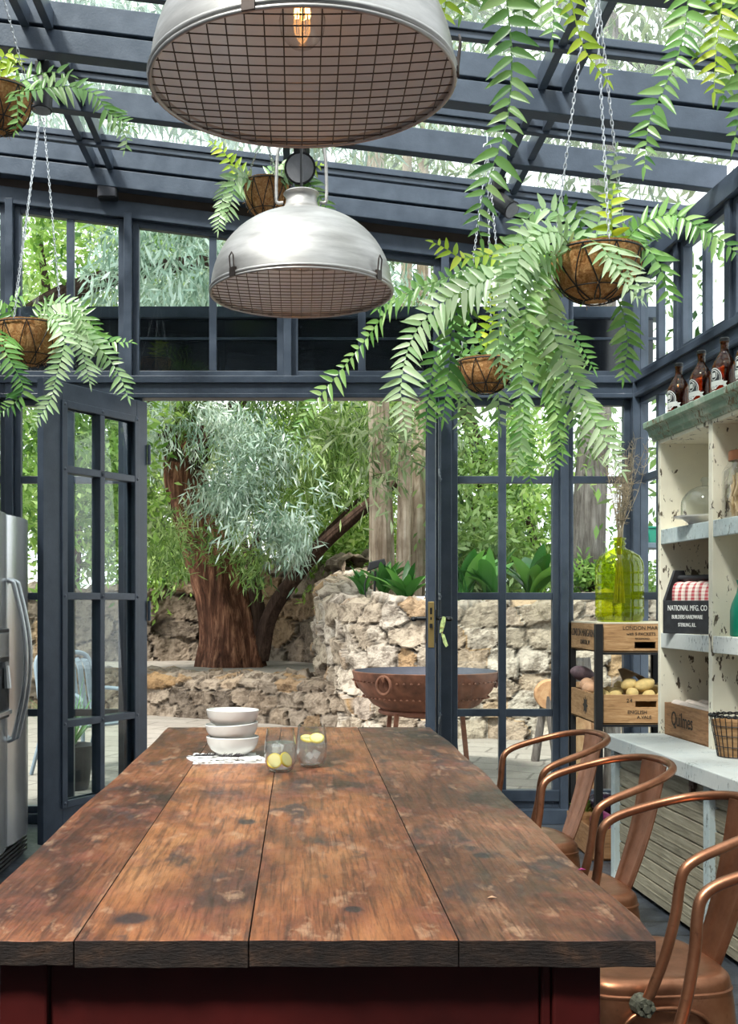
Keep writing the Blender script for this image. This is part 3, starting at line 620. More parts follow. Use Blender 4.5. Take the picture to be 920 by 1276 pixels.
tumbler('glass of iced water with lemon floating near the rim, right of the two',388.5,3.49,2)
for i,(px,py,Y,mt,lab) in enumerate(((725,1085,2.12,'onion','magenta petal dropped near the right edge of the table'),(613,1120,1.92,'peach','orange crumb on the front right of the table'))):
    p = P(px,py,Y); Yt = F*(HC-TZ)/(py-CY); p = P(px,py,Yt); m = MB(); m.add([(-.008,0,.001),(0,-.004,.003),(.009,.001,.001),(.001,.005,.004),(0,0,-.0)],[(0,1,3),(1,2,3),(0,4,1),(1,4,2),(2,4,3),(3,4,0)])
    tag(m.build('petal' if i==0 else 'crumb',mt,loc=(p.x,p.y,TZ+.0005)),lab,'petal' if i==0 else 'crumb')

# ------------------------------------------------------------------ copper armchairs
def sq(n, k=.0):
    def f(a):
        c,s = abs(math.cos(a)),abs(math.sin(a)); return (c**n+s**n)**(-1/n)
    return f
def make_chair(label):
    r = thing('metal_armchair', label, 'chair', (0,0,0), 0, 'copper armchairs along the table')
    m = MB(); q = sq(4.2)
    m.lathe([(0,.447),(.09,.446),(.145,.449),(.168,.452),(.180,.449),(.189,.440),(.192,.428),(.192,.418),(.196,.415),(.196,.410)],56,sq=q)
    m.build('seat','copper',r,smooth=50)
    m = MB(); m.lathe([(.193,.412),(.197,.39),(.201,.345),(.203,.32),(.200,.318),(.196,.345),(.190,.405)],56,sq=q); m.build('seat_skirt','copper',r,smooth=50)
    for sx in (-1,1):
        for sy in (-1,1):
            a = Vector((sx*.150,sy*.150,.40)); b = Vector((sx*.215,sy*.215,0)); m = MB()
            vs=[]
            for t,wd in ((0,.055),(.5,.042),(1,.026)):
                c=a.lerp(b,t)
                for dx,dy in ((0,0),(-sx*wd,0),(-sx*wd,-sy*.006),(-sx*.006,-sy*.006),(-sx*.006,-sy*wd),(0,-sy*wd)): vs.append(c+Vector((dx,dy,0)))
            fs=[(i*6+j,i*6+(j+1)%6,(i+1)*6+(j+1)%6,(i+1)*6+j) for i in range(2) for j in range(6)]+[tuple(range(6)),tuple(range(12,18))]
            m.add(vs,fs); lg=m.build('leg','copper',r)
            m = MB(); m.lathe([(0,0),(.014,0),(.014,.012),(0,.014)],10,b+Vector((-sx*.008,-sy*.008,0))); o=m.build('foot_cap','black',lg); 
    h = [(-.075,.222,.405),(-.055,.228,.45),(-.028,.236,.53),(-.008,.244,.62),(.0,.249,.69),(.012,.252,.728),(.045,.253,.752),(.10,.248,.772),(.17,.235,.793),(.235,.205,.812),(.285,.15,.825),(.312,.08,.832)]
    path = h+[(.32,0,.834)]+[(x,-y,z) for x,y,z in reversed(h)]
    m = MB(); m.tube(crom(path,5),.0125,12); m.build('armrest','copper',r,smooth=60)
    # back splat: pressed sheet that follows the tube at the top
    vs=[]; NU,NV=12,14
    for j in range(NV+1):
        t=j/NV; hw=.066+.026*t
        for i in range(NU+1):
            u=i/NU*2-1; y=u*hw; x=.183+(.118)*t+.012*math.sin(PI*t)-.012*(u*u)*t; ridge=-.004*math.exp(-((abs(u)-.62)/.1)**2)
            vs.append((x+ridge,y,.435+.392*t))
    fs=[(j*(NU+1)+i,j*(NU+1)+i+1,(j+1)*(NU+1)+i+1,(j+1)*(NU+1)+i) for j in range(NV) for i in range(NU)]
    n=len(vs); vs+= [(x+.004,y,z) for x,y,z in vs]; fs += [tuple(k+n for k in reversed(t)) for t in fs]
    W=NU+1; ring=[i for i in range(W)]+[j*W+NU for j in range(1,NV+1)]+[NV*W+i for i in range(NU-1,-1,-1)]+[j*W for j in range(NV-1,0,-1)]
    fs+=[(ring[k],ring[(k+1)%len(ring)],ring[(k+1)%len(ring)]+n,ring[k]+n) for k in range(len(ring))]
    m = MB(); m.add(vs,fs); m.build('backrest','copper',r,smooth=40)
    for s in (-1,1):
        m = MB(); m.tube([(-.075,s*.200,.405),(-.075,s*.236,.405)],[.026,.022],12); m.tube([(-.075,s*.236,.405),(-.075,s*.244,.405)],.010,6)
        for k in range(5): m.tube([(-.075+.016*math.cos(k*1.26),s*.232,.405+.016*math.sin(k*1.26)),(-.075+.016*math.cos(k*1.26),s*.242,.405+.016*math.sin(k*1.26))],.006,6)
        o=m.build('mounting_bolt',m_simple('verdigris_bolt',(.10,.10,.075),.7,.5,var=.8,scale=90),r); 
        m = MB(); m.tube(crom([(-.145,s*.205,.30),(-.10,s*.212,.375),(-.02,s*.214,.395),(.07,s*.212,.375),(.13,s*.205,.30)],6),.006,8); m.build('brace','copper',r,smooth=60)
    return r
CH=[(4.37,'copper armchair at the far end of the table, beside the crate rack'),(3.62,'copper armchair second from the far end of the table'),(2.86,'copper armchair whose seat shows beside the near table corner'),(2.10,'nearest copper armchair, only its arm in the lower right corner')]
c0 = make_chair(CH[0][1])
for i,(Y,lab) in enumerate(CH):
    c = c0 if i==0 else copy_tree(c0); c['label']=lab; c.location=(.845,Y,0); c.rotation_euler=(0,0,math.radians(6))

# ------------------------------------------------------------------ refrigerator
fr = thing('refrigerator','brushed steel two-door refrigerator standing at the left edge','refrigerator',(-1.44,6.15,0))
# local: front faces +x, y 0 (far) .. -.92
D=.68; W_=.92; Hf=1.79
m = MB(); m.box(-D,-.07,-W_,0,.03,Hf-.01); m.build('cabinet',m_simple('grey_cabinet',(.12,.125,.13),.5),fr,.006)
ys=-.45
def fdoor(ya,yb):
    m=MB(); n=10; poly=[]
    for k in range(n+1):
        t=k/n; poly.append((-.008-.02*(abs(2*t-1)**3), ya+(yb-ya)*t))
    poly+=[(-.065,yb),(-.065,ya)]; m.prism(poly,.12,Hf,'z'); return m.build('door','inox',fr,.005,smooth=30)
da=fdoor(ys+.003,-.003); db=fdoor(-W_+.003,ys-.003)
for par,y in ((da,ys+.045),(db,ys-.045)):
    m=MB(); pts=[(-.012,y,1.46),(.012,y,1.45)]+[(.018+.062*math.sin(PI*t),y,1.44-.76*t) for t in [k/14 for k in range(15)]]+[(.012,y,.67),(-.012,y,.66)]
    m.tube(crom(pts,3),.0125,12); m.build('handle','inox',par,smooth=60)
m=MB(); m.box(-.012,.003,-.79,-.515,.78,1.22); m.build('dispenser_surround','black',db,.006)
m=MB(); m.box(.0,.006,-.775,-.53,1.08,1.20); m.build('dispenser_panel','inox',db,.003)
m=MB(); m.box(.0025,.004,-.77,-.535,.82,1.06); m.build('dispenser_recess',m_simple('dispenser_black',(.004,.004,.005),.15),db)
m=MB(); m.box(-.002,.022,-.77,-.535,.80,.822); m.build('drip_tray','inox',db,.003)
m=MB(); m.tube([(.012,-.62,1.04),(.018,-.62,.93)],[.016,.022],10); m.box(.004,.02,-.66,-.60,1.03,1.06); m.build('paddle','inox',db)
m=MB(); m.box(-.5,-.05,-W_,0,.0,.03); 
for k in range(4): m.box(-.052,-.03,-W_+.01,-.01,.02+.022*k,.034+.022*k)
m.build('toe_grille','black',fr,.002)

# ------------------------------------------------------------------ counter, hutch (frame follows the right wall)
def place(X,Y,Z): return (X,Y,Z)
CX0,CY0 = 1.474,5.54        # far front corner of the counter
ct = thing('sideboard','long low sideboard with pale distressed top and weathered slatted front','sideboard',(CX0,CY0,0),TH)
CZ=.71; CL=4.3; CD=.55
m=MB(); m.box(0,CD,-CL,0,CZ-.066,CZ); m.build('countertop','white_paint',ct,.004)
for y in (-.01,-1.12,-2.25,-3.36):
    m=MB(); m.box(.035,.085,y-.055,y,0,CZ-.067); m.build('post','blue_paint',ct,.003)
nb=7; hb=(CZ-.067-.02)/nb
for a,b in ((-.065,-1.12),(-1.175,-2.25),(-2.305,-3.36)):
    m=MB()
    for k in range(nb):
        z0=.02+k*hb; m.prism([(.062,z0+.006),(.060,z0+hb-.03),(.060,z0+hb-.004),(.078,z0+hb-.002),(.078,z0+.002)],b,a,'y'); m.box(.0585,.062,b,a,z0+hb*.5-.002,z0+hb*.5+.003)
        m.box(.074,.078,b,a,z0+hb-.004,z0+hb+.004)
    m.build('slatted_panel','slat',ct)
m=MB(); m.box(.09,CD-.01,-.08,-.05,0,CZ-.067); m.build('end_panel','slat',ct)
m=MB(); m.box(CD-.03,CD-.01,-CL,-.08,0,CZ-.067); m.build('back_panel','slat',ct)
for y in (-.42,-.95):
    m=MB(); m.box(.045,.062,y-.05,y,CZ-.11,CZ-.068); m.box(.04,.062,y-.035,y-.015,CZ-.13,CZ-.10); m.build('catch',m_simple('rusty_catch',(.09,.05,.035),.7),ct,.002)

HX,HY=1.75,5.57
ht = thing('hutch_shelf','tall open hutch of chipped cream cubbyholes with green cornice','shelf unit',(HX,HY,CZ),TH)
hz=lambda z: z-CZ
HD=.31; pitch=.605
def hp(name,x0,x1,y0,y1,z0,z1,mat,bev=.003):
    m=MB(); m.box(x0,x1,y0,y1,hz(z0),hz(z1)); return m.build(name,mat,ht,bev)
hp('side_panel',.0,HD,-.032,0,CZ,2.14,'cream')
for k in (1,2): hp('divider',.0,HD,-pitch*k-.042,-pitch*k,CZ,2.14,'cream')
hp('side_panel',.0,HD,-pitch*3-.032,-pitch*3,CZ,2.14,'cream')
for k in range(3):
    y1=-.033 if k==0 else -pitch*k-.043; y0=-pitch*(k+1)+.001
    for zt,zb in ((1.70,1.628),(1.20,1.127)):
        hp('shelf',.02,HD-.012,y0,y1,zt-.02,zt,'cream'); hp('shelf_lip',.002,.02,y0,y1,zb,zt,'blue_paint' if zt>1.5 else 'white_paint')
hp('back_panel',HD-.012,HD,-pitch*3-.03,-.001,CZ,2.14,'cream')
hp('top_board',-.0,HD,-pitch*3-.03,.0,2.118,2.14,'cream')
prof=[(0,2.135),(-.012,2.140),(-.016,2.156),(-.03,2.160),(-.034,2.185),(-.044,2.196),(-.058,2.200),(-.060,2.226),(-.054,2.230),(HD,2.230),(HD,2.141),(0,2.141)]
m=MB(); m.prism([(x,hz(z)) for x,z in prof],-pitch*3-.06,.045,'y'); m.build('cornice','green_paint',ht,.002)
def H(x,y,z): 
    return (HX+x*math.cos(TH)-y*math.sin(TH), HY+x*math.sin(TH)+y*math.cos(TH), z)
# amber bottles along the cornice
def bottle(label,y):
    r=thing('beer_growler',label,'bottle',H(.065,y,2.230),TH-.15,'amber bottles on the hutch cornice')
    R=.052
    prof=[(0,.0),(R-.006,0),(R,.006),(R,.135),(R-.006,.155),(.032,.180),(.019,.200),(.0165,.212),(.0165,.240),(.019,.243),(.019,.25),(.0135,.25),(.0135,.21),(.030,.176),(R-.01,.150),(R-.004,.133),(R-.004,.01),(0,.006)]
    m=MB(); m.lathe(prof,32); m.build('glass','amber',r,smooth=50)
    m=MB(); m.lathe([(0,.007),(R-.005,.007),(R-.005,.128),(0,.128)],24); m.build('beer','beer',r,smooth=50)
    m=MB(); m.lathe([(0,.249),(.021,.249),(.021,.262),(.018,.265),(0,.265)],16); m.build('cap','black',r,smooth=40)
    lb=MB(); Rl=R+.0016; A0=PI+.35
    def cp(a,z,rr=Rl): return (rr*math.cos(A0+a),rr*math.sin(A0+a),z)
    def patch(pts_uv,rr):   # polygon fan on the cylinder
        vs=[cp(u/R,v,rr) for u,v in pts_uv]; lb.add(vs,[tuple(range(len(vs)))])
    def ring(ro,ri,cz,rr,n=36):
        vs=[cp(ro*math.cos(2*PI*k/n)/R,cz+ro*1.15*math.sin(2*PI*k/n),rr) for k in range(n)]+[cp(ri*math.cos(2*PI*k/n)/R,cz+ri*1.15*math.sin(2*PI*k/n),rr) for k in range(n)]
        lb.add(vs,[(k,(k+1)%n,n+(k+1)%n,n+k) for k in range(n)])
    ring(.040,.036,.085,Rl); ring(.032,.030,.085,Rl); ring(.020,.017,.10,Rl)
    def strip(u0,u1,v0,v1,rr,sk=0):
        n=10; vs=[]
        for k in range(n+1):
            u=u0+(u1-u0)*k/n; vs+= [cp(u/R,v0+sk*k/n,rr),cp(u/R,v1+sk*k/n,rr)]
        lb.add(vs,[(2*k,2*k+2,2*k+3,2*k+1) for k in range(n)])
    strip(-.046,.046,.052,.074,Rl+.0005); strip(-.012,.012,.09,.11,Rl)
    patch([(.046,.046),(.062,.046),(.055,.058),(.062,.068),(.046,.068)],Rl+.0003); patch([(-.046,.046),(-.062,.046),(-.055,.058),(-.062,.068),(-.046,.068)],Rl+.0003)
    for k in range(3): strip(-.02+.004*k,.02-.004*k,.030+.008*(2-k),.033+.008*(2-k),Rl)
    db_=MB(); n_=36; vs=[cp(.041*q/8*math.cos(2*PI*k/n_)/R,.085+.047*q/8*math.sin(2*PI*k/n_),R+.0010) for q in range(1,9) for k in range(n_)]; db_.add(vs+[cp(0,.085,R+.0010)],[(q*n_+k,q*n_+(k+1)%n_,(q+1)*n_+(k+1)%n_,(q+1)*n_+k) for q in range(7) for k in range(n_)]+[(k,(k+1)%n_,8*n_) for k in range(n_)]); lo=db_.build('label_ground','cblack',r)
    lb.build('label','wink',r)
for y,lab in ((-.10,'amber bottle at the far end of the hutch cornice'),(-.37,'amber bottle second from the far end of the cornice'),(-.62,'amber bottle third from the far end of the cornice'),(-.86,'amber bottle cut by the right edge, nearest on the cornice')): bottle(lab,y)
# cubby contents
r=thing('glass_cloche','clear glass dome on a white plate in the top cubbyhole','cloche',H(.085,-.36,1.70),TH)
m=MB(); m.lathe([(0,0),(.07,0),(.075,.012),(.10,.03),(.135,.034),(.138,.040),(.10,.040),(0,.038)],40); m.build('plate','porc',r,smooth=40)
m=MB(); R=.105; pr_=[(R,.041),(R,.09)]+[(R*math.cos(t),.09+.09*math.sin(t)) for t in [k*PI/2/8 for k in range(1,8)]]+[(.012,.181),(.012,.192),(.02,.205),(.012,.218),(0,.22)]; m.lathe(pr_,40); m.build('dome',m_glass('cloche_glass',(.93,.955,.955),1.6,1.5),r,smooth=50)
r=thing('tool_caddy','black wooden caddy lettered in white, holding striped cloths','caddy',H(.118,-.25,1.20),TH+.42)
# local x outwards(depth), y along shelf; long face to -x
Lc=.28; 
for nm,bx in (('side_board',(-.095,-.083,-Lc/2,Lc/2,.0,.155)),('side_board',(.083,.095,-Lc/2,Lc/2,.0,.155)),('base',(-.083,.083,-Lc/2,Lc/2,.0,.012))):
    m=MB(); m.box(*bx); m.build(nm,'cblack',r,.002)
for y in (-Lc/2-.014,Lc/2):
    m=MB(); m.prism([(-.095,0),(.095,0),(.095,.155),(.03,.30),(-.03,.30),(-.095,.155)],y,y+.014,'y'); m.build('end_board','cblack',r,.002)
m=MB(); m.tube([(0,-Lc/2,.262),(0,Lc/2,.262)],.014,12); m.build('handle','cblack',r,smooth=40)
for z,s,bd in ((.108,.036,'NATIONAL MFG. CO'),(.070,.026,'BUILDERS HARDWARE'),(.034,.024,'STERLING, ILL.')): text('lettering',bd,s,(-.096,0,z),(PI/2,0,-PI/2),'wink',r,align='CENTER',sx=.72)
def towel(label,y,loc):
    o=MB(); vs=[];N=14
    pts=[(-.07,.02),(-.07,.14),(-.065,.205),(-.045,.238),(.0,.243),(.04,.225),(.06,.16),(.06,.02)]
    pc=crom([(a,0,b) for a,b in pts],4)
    for k,p_ in enumerate(pc):
        for j in range(5): vs.append((p_.x+.004*math.sin(j*2+k*.3),(j/4-.5)*.074,p_.z+.003*math.sin(j*1.7)))
    n=len(pc); fs=[(i*5+j,i*5+j+1,(i+1)*5+j+1,(i+1)*5+j) for i in range(n-1) for j in range(4)]
    o.add(vs,fs); ob=o.build('tea_towel','stripes',smooth=60,loc=loc); ob.rotation_euler=(0,0,TH+.42)
    sm=ob.modifiers.new('thickness','SOLIDIFY'); sm.thickness=.012; return tag(ob,label,'cloth','striped tea towels in the black caddy')
for y,lab in ((.082,'red and white striped cloth at the far end of the black caddy'),(.0,'red and white striped cloth in the middle of the black caddy'),(-.082,'red and white striped cloth at the near end of the black caddy')): towel(lab,y,H(.118-y*math.sin(.42),-.25+y*math.cos(.42),1.20))
def crate(name,label,loc,rz,lx,ly,h,mat,thick=.012,handle=True,group=None,hole=(.38,.58,.5)):
    r=thing(name,label,'crate',loc,rz,group)
    m=MB(); m.box(0,lx,0,ly,0,.01); m.build('base',mat,r,.002)
    for y in (0,ly-thick):        # boards across x with a slotted hand hole
        m=MB()
        if handle:
            hx0,hx1=lx*hole[2]-.055,lx*hole[2]+.055; z0,z1=h*hole[0],h*hole[1]; n=8
            m.box(0,lx,y,y+thick,0,z0); m.box(0,lx,y,y+thick,z1,h); m.box(0,hx0,y,y+thick,z0,z1); m.box(hx1,lx,y,y+thick,z0,z1)
        else: m.box(0,lx,y,y+thick,0,h)
        m.build('side',mat,r,.0015)
    for x in (0,lx-thick):
        m=MB(); m.box(x,x+thick,thick+.0005,ly-thick-.0005,0,h); m.build('side',mat,r,.0015)
    return r
q=crate('wooden_crate','old brown wooden crate with black script lettering standing on the sideboard',H(.012,-.575,CZ),TH,.24,.52,.155,'crate_old',.014,False)
text('lettering','Quilmes',.095,(-.001,.30,.055),(PI/2,0,-PI/2),'ink',q,align='CENTER',sx=.8)
for i,(x,y,l2) in enumerate(((.05,-.52,'first'),(.115,-.515,'second'),(.18,-.52,'third'))):
    lab=['pale rolled paper with dark end, nearest the front of the lettered crate','pale rolled paper with dark end, in the middle of the lettered crate','pale rolled paper with dark end, at the back of the lettered crate'][i]
    r=thing('paper_roll',lab,'paper roll',H(.012+x,-.565,CZ+.13),TH,'paper rolls in the lettered crate')
    m=MB(); m.tube([(0,.02,.0),(0,.49,.012)],.027,16); m.build('roll',m_simple('pink_paper',(.66,.56,.50),.8),r,smooth=50)
    m=MB(); m.tube([(0,.017,.012),(0,.03,.012)],.022,12); m.build('end_cap','black',r)
r=thing('pasta_jar','square glass jar with copper lid and pale contents in the top right cubbyhole','jar',H(.09,-.74,1.70),TH)
m=MB(); m.lathe([(0,0),(.062,0),(.07,.01),(.07,.20),(.058,.225),(.05,.235),(.05,.25)],40,sq=sq(5)); m.build('glass','clear',r,smooth=50)
m=MB(); m.lathe([(.053,.246),(.056,.246),(.056,.285),(.05,.29),(0,.29)],28); m.build('lid','copperlid',r,smooth=40)
m=MB(); q_=random.Random(4)
for k in range(90):
    a=q_.uniform(0,6.28); d=.05*math.sqrt(q_.random()); b=Vector((d*math.cos(a),d*math.sin(a),q_.uniform(.01,.12))); m.tube([b,b+Vector((q_.uniform(-.015,.015),q_.uniform(-.015,.015),q_.uniform(.04,.075)))],.006,5)
o=m.build('contents','pasta',r); o['kind']='stuff'
r=thing('enamel_bottle','green enamel bottle cut by the right edge of the middle cubbyhole','bottle',H(.10,-.75,1.20),TH)
m=MB(); m.lathe([(0,0),(.058,0),(.062,.006),(.062,.11),(.055,.14),(.036,.185),(.030,.215),(.036,.232),(.038,.24),(.032,.24),(.026,.22),(0,.21)],36); m.build('body','teal',r,smooth=50)
# wire basket with wooden lining
b0=H(.0,-.89,CZ)
r=thing('wire_basket','round wire basket lined with pale wood on the sideboard','basket',b0,TH)
m=MB(); R0,R1,hh=.075,.105,.17
for k in range(26):
    a=2*PI*k/26; m.tube([(R0*math.cos(a),R0*math.sin(a),.004),(R1*math.cos(a),R1*math.sin(a),hh)],.0018,5)
for z in (.004,.045,.09,.13): 
    R=R0+(R1-R0)*z/hh; m.tube([(R*math.cos(2*PI*k/36),R*math.sin(2*PI*k/36),z) for k in range(36)],.0018,5,closed=True)
for ph in (0,PI): m.tube([((R1+.004*math.cos(k*.8+ph))*math.cos(2*PI*k/96),(R1+.004*math.cos(k*.8+ph))*math.sin(2*PI*k/96),hh+.004*math.sin(k*.8+ph)) for k in range(96)],.0035,5,closed=True)
m.build('wire_frame','iron',r)
m=MB(); m.lathe([(0,.003),(R0-.005,.003),(R1-.007,hh-.02),(R1-.012,hh-.02),(R0-.01,.01),(0,.01)],40); m.build('lining','crate',r,smooth=40)

# ------------------------------------------------------------------ crate rack
SX,SY=1.55,5.95
LXc,LYc=.46,.56
rk=thing('crate_rack','black angle-iron rack carrying the stencilled crates by the window','rack',(SX,SY,0),0)
for x in (0,LXc+.012):
    for y in (-.004,LYc+.01):
        m=MB(); m.box(x-.008,x+.030,y-.008,y,0,1.235) if y<0 else m.box(x-.008,x+.03,y,y+.008,0,1.235); m.box(x-.008,x-.002,min(y,y+.03),y+.03,0,1.235); m.build('upright','iron',rk)
for z in (1.075,.698):
    for y in (0,LYc-.02):
        m=MB(); m.box(.02,LXc,y+.0,y+.02,z,z+.012); m.build('crossbar','iron',rk)
k1=crate('wooden_crate','empty stencilled pine crate on top of the rack, under the green glass jar',(SX,SY,1.088),0,LXc,LYc,.15,'crate',group='stencilled crates on the rack',hole=(.13,.36,.55))
m=MB(); m.box(0,LXc,0,LYc,.148,.156); m.build('lid',m_simple('pale_board',(.62,.55,.44),.7),k1)
text('lettering','LONDON MARG',.027,(.135,-.001,.118),(PI/2,0,0),'ink',k1); text('lettering','with 5 PACKETS',.022,(.155,-.001,.088),(PI/2,0,0),'ink',k1); text('lettering','RICHMOND',.014,(.20,-.001,.066),(PI/2,0,0),'ink',k1)
text('lettering','LONDON MARGARINE',.058,(-.001,LYc*.97,.077),(PI/2,0,-PI/2),'ink',k1,sx=.86); text('lettering','LONDON, W',.034,(-.001,LYc*.62,.035),(PI/2,0,-PI/2),'ink',k1)
k2=crate('wooden_crate','stencilled pine crate full of potatoes on the middle of the rack',(SX,SY,.711),0,LXc,LYc,.155,'crate',group='stencilled crates on the rack',hole=(.58,.78,.56))
text('lettering','2',.028,(.155,-.001,.115),(PI/2,0,0),'ink',k2); text('lettering','4',.028,(.172,-.001,.115),(PI/2,0,0),'ink',k2); text('lettering','ENGLISH',.026,(.16,-.001,.055),(PI/2,0,0),'ink',k2); text('lettering','A.VALE',.024,(.21,-.001,.030),(PI/2,0,0),'ink',k2)
m=MB(); m.lathe([(0,.0),(.034,.0)],20); 
for k in range(8): a=2*PI*k/8; m.add([(.034*math.cos(a-.3),.034*math.sin(a-.3),0),(.056*math.cos(a),.056*math.sin(a),0),(.034*math.cos(a+.3),.034*math.sin(a+.3),0)],[(0,1,2)])
o=m.build('stencil_emblem','ink',k2); o.location=(-.0015,LYc*.42,.08); o.rotation_euler=(PI/2,0,-PI/2)
text('lettering','PERRIER',.045,(-.001,LYc*.9,.115),(PI/2,0,-PI/2),'ink',k2,sx=.8) if False else None
k3=crate('wooden_crate','low grey-brown crate of vegetables on the floor under the rack',(SX-.03,SY-.02,.005),0,LXc,LYc,.16,'crate_old',group='stencilled crates on the rack',handle=False)
def potato(label,loc,sc,rot,seed,mat='potato',name='potato',cat='potato',grp='potatoes in the rack crate'):
    m=MB(); n=14; vs=[];fs=[]
    for i in range(n+1):
        for j in range(n):
            t=PI*i/n; p_=2*PI*j/n; d=Vector((math.sin(t)*math.cos(p_),math.sin(t)*math.sin(p_),math.cos(t))); q=1+.12*mnoise.noise(d*1.6+Vector((seed*3.1,0,0))); vs.append(Vector((d.x*sc[0],d.y*sc[1],d.z*sc[2]))*q)
    fs=[(i*n+j,i*n+(j+1)%n,(i+1)*n+(j+1)%n,(i+1)*n+j) for i in range(n) for j in range(n)]
    m.add(vs,fs); o=m.build(name,mat,smooth=60,loc=loc); o.rotation_euler=rot; return tag(o,label,cat,grp)
PT=[(.05,.06),(.12,.07),(.20,.05),(.29,.06),(.37,.06),(.45,.06),(.06,.16),(.15,.17),(.25,.16),(.34,.17),(.43,.17),(.08,.28),(.18,.29),(.29,.28),(.40,.29),(.07,.40),(.17,.40),(.28,.41),(.39,.40),(.12,.50),(.26,.50),(.40,.50)]
q_=random.Random(8)
for i,(x,y) in enumerate(PT):
    top = i in (1,2,7,8,9)
    potato('yellow potato lying low in the middle rack crate',(SX+x,SY+y,.711+.148+q_.uniform(-.008,.022)),(.043,.032,.030),(q_.uniform(-.3,.3),q_.uniform(-.3,.3),q_.uniform(0,3)),i)
for i,(x,y,lab) in enumerate(((.20,.11,'large yellow potato heaped on top, beside the black upright'),(.28,.10,'long yellow potato heaped highest in the crate'),(.40,.12,'yellow potato heaped at the right of the crate'))):
    potato(lab,(SX+x,SY+y,.711+.200),(.062 if i==1 else .045,.036,.034),(0,-.25,.3),40+i)
potato('dark purple sweet potato behind the heap at the left of the crate',(SX+.05,SY+.50,.711+.235),(.075,.045,.042),(0,.3,.2),77,m_simple('purple_skin',(.13,.085,.10),.7,var=.4,scale=30),'sweet_potato','sweet potato',None)
for i,(x,y,z) in enumerate(((.05,.40,.19),(.11,.44,.195),(.04,.30,.175))): potato(['papery pink onion under the dark sweet potato','papery pink onion at the back left of the potato crate','papery pink onion beside the small potatoes on the left'][i],(SX+x,SY+y,.711+z-.01),(.042,.042,.038),(.4,.2,i),60+i,'peach','onion','onion','pink onions in the potato crate')
m=MB(); vs=[];n=16
for i in range(n+1):
    for j in range(9):
        u=i/n; v=j/8; vs.append((u*.26,v*.12,.05+.05*math.sin(u*5.5+v)+.03*v))
m.add(vs,[(i*9+j,(i+1)*9+j,(i+1)*9+j+1,i*9+j+1) for i in range(n) for j in range(8)]); o=m.build('paper_sack','burlap',smooth=60,loc=(SX+.20,SY+.20,.711+.145)); s_=o.modifiers.new('thickness','SOLIDIFY'); s_.thickness=.003; tag(o,'crumpled brown paper sack behind the potatoes','paper sack')
for i,(x,y,z,sc,mt,nm,lab) in enumerate(((.085,.13,.185,(.062,.062,.052),'onion','red_onion','magenta onion at the front of the floor crate'),(.25,.14,.17,(.05,.05,.042),'onion','red_onion','magenta onion behind the black upright in the floor crate'),(.16,.30,.24,(.12,.062,.062),'aub','aubergine','glossy black aubergine lying across the floor crate'),(.36,.26,.17,(.10,.05,.05),'aub','aubergine','glossy black aubergine at the right of the floor crate'))):
    potato(lab,(SX-.03+x,SY-.02+y,z),sc,(0,-.2,.4+i),90+i,mt,nm,nm.replace('_',' '),None)
m=MB(); q_=random.Random(2)
for k in range(26):
    a=q_.uniform(0,6.28); l=q_.uniform(.05,.11); b=Vector((q_.uniform(-.03,.03),q_.uniform(-.03,.03),0)); e=b+Vector((l*math.cos(a),l*math.sin(a),q_.uniform(.02,.08))); s_=(e-b).cross(Vector((0,0,1))).normalized()*.025
    m.add([b,b.lerp(e,.55)+s_+Vector((0,0,.02)),e,b.lerp(e,.55)-s_+Vector((0,0,.02))],[(0,1,2,3)])
tag(m.build('lettuce','veg',loc=(SX+.05,SY+.36,.19)),'pale green lettuce at the back of the floor crate','lettuce')
text('lettering','GET SHIPPED',.05,(-.001,LYc*.9,.06),(PI/2,0,-PI/2),'ink',k3) if False else None

# demijohn with dry twigs
dj=thing('demijohn','large yellow-green ribbed glass jar standing on the top crate','glass jar',(1.722,SY+.19,1.2445))
m=MB(); R=.128
prof=[(0,.0),(.09,0),(.118,.006),(R,.03)]
for k in range(4):
    z=.075+.062*k; prof+=[(R,z-.006),(R-.006,z),(R,z+.006)]
prof+=[(R,.29),(R-.006,.325),(.105,.355),(.07,.378),(.038,.392),(.030,.402),(.028,.412),(.034,.416),(.034,.424),(.029,.428),(.029,.440),(.034,.444),(.034,.452),(.028,.455)]
m.lathe(prof,40); m.build('glass','demi',dj,smooth=35)
m=MB(); m.lathe([(0,.004),(.112,.008),(R-.008,.03),(R-.008,.05),(0,.05)],32); m.build('water',m_glass('yellow_water',(.85,.86,.25),.6,1.33),dj,smooth=50)
m=MB(); q_=random.Random(12)
for k in range(26):
    a=q_.uniform(0,6.28); sp=q_.uniform(.02,.11); top=Vector((sp*math.cos(a)+ (.05 if k%2 else -.02),sp*math.sin(a)*.6,q_.uniform(.72,1.0)))
    pts=crom([(q_.uniform(-.03,.03),q_.uniform(-.03,.03),.10),(q_.uniform(-.012,.012),q_.uniform(-.012,.012),.43),top.lerp(Vector((0,0,.45)),.45)+Vector((q_.uniform(-.02,.02),0,0)),top],5); m.tube(pts,[.0026*(1-.7*i/len(pts)) for i in range(len(pts))],4)
    for t in range(26):
        p_=pts[int(len(pts)*.45)+int(q_.random()*(len(pts)*.54))]; e=p_+Vector((q_.uniform(-.04,.04),q_.uniform(-.04,.04),q_.uniform(-.01,.05))); m.tube([p_,(p_+e)/2+Vector((0,0,q_.uniform(-.01,.01))),e],[.0014,.0012,.0007],3)
tw=m.build('dry_twigs','twig',loc=(1.722,SY+.19,1.2445)); tag(tw,'bunch of bare dry twigs standing in the yellow-green glass jar','twigs')

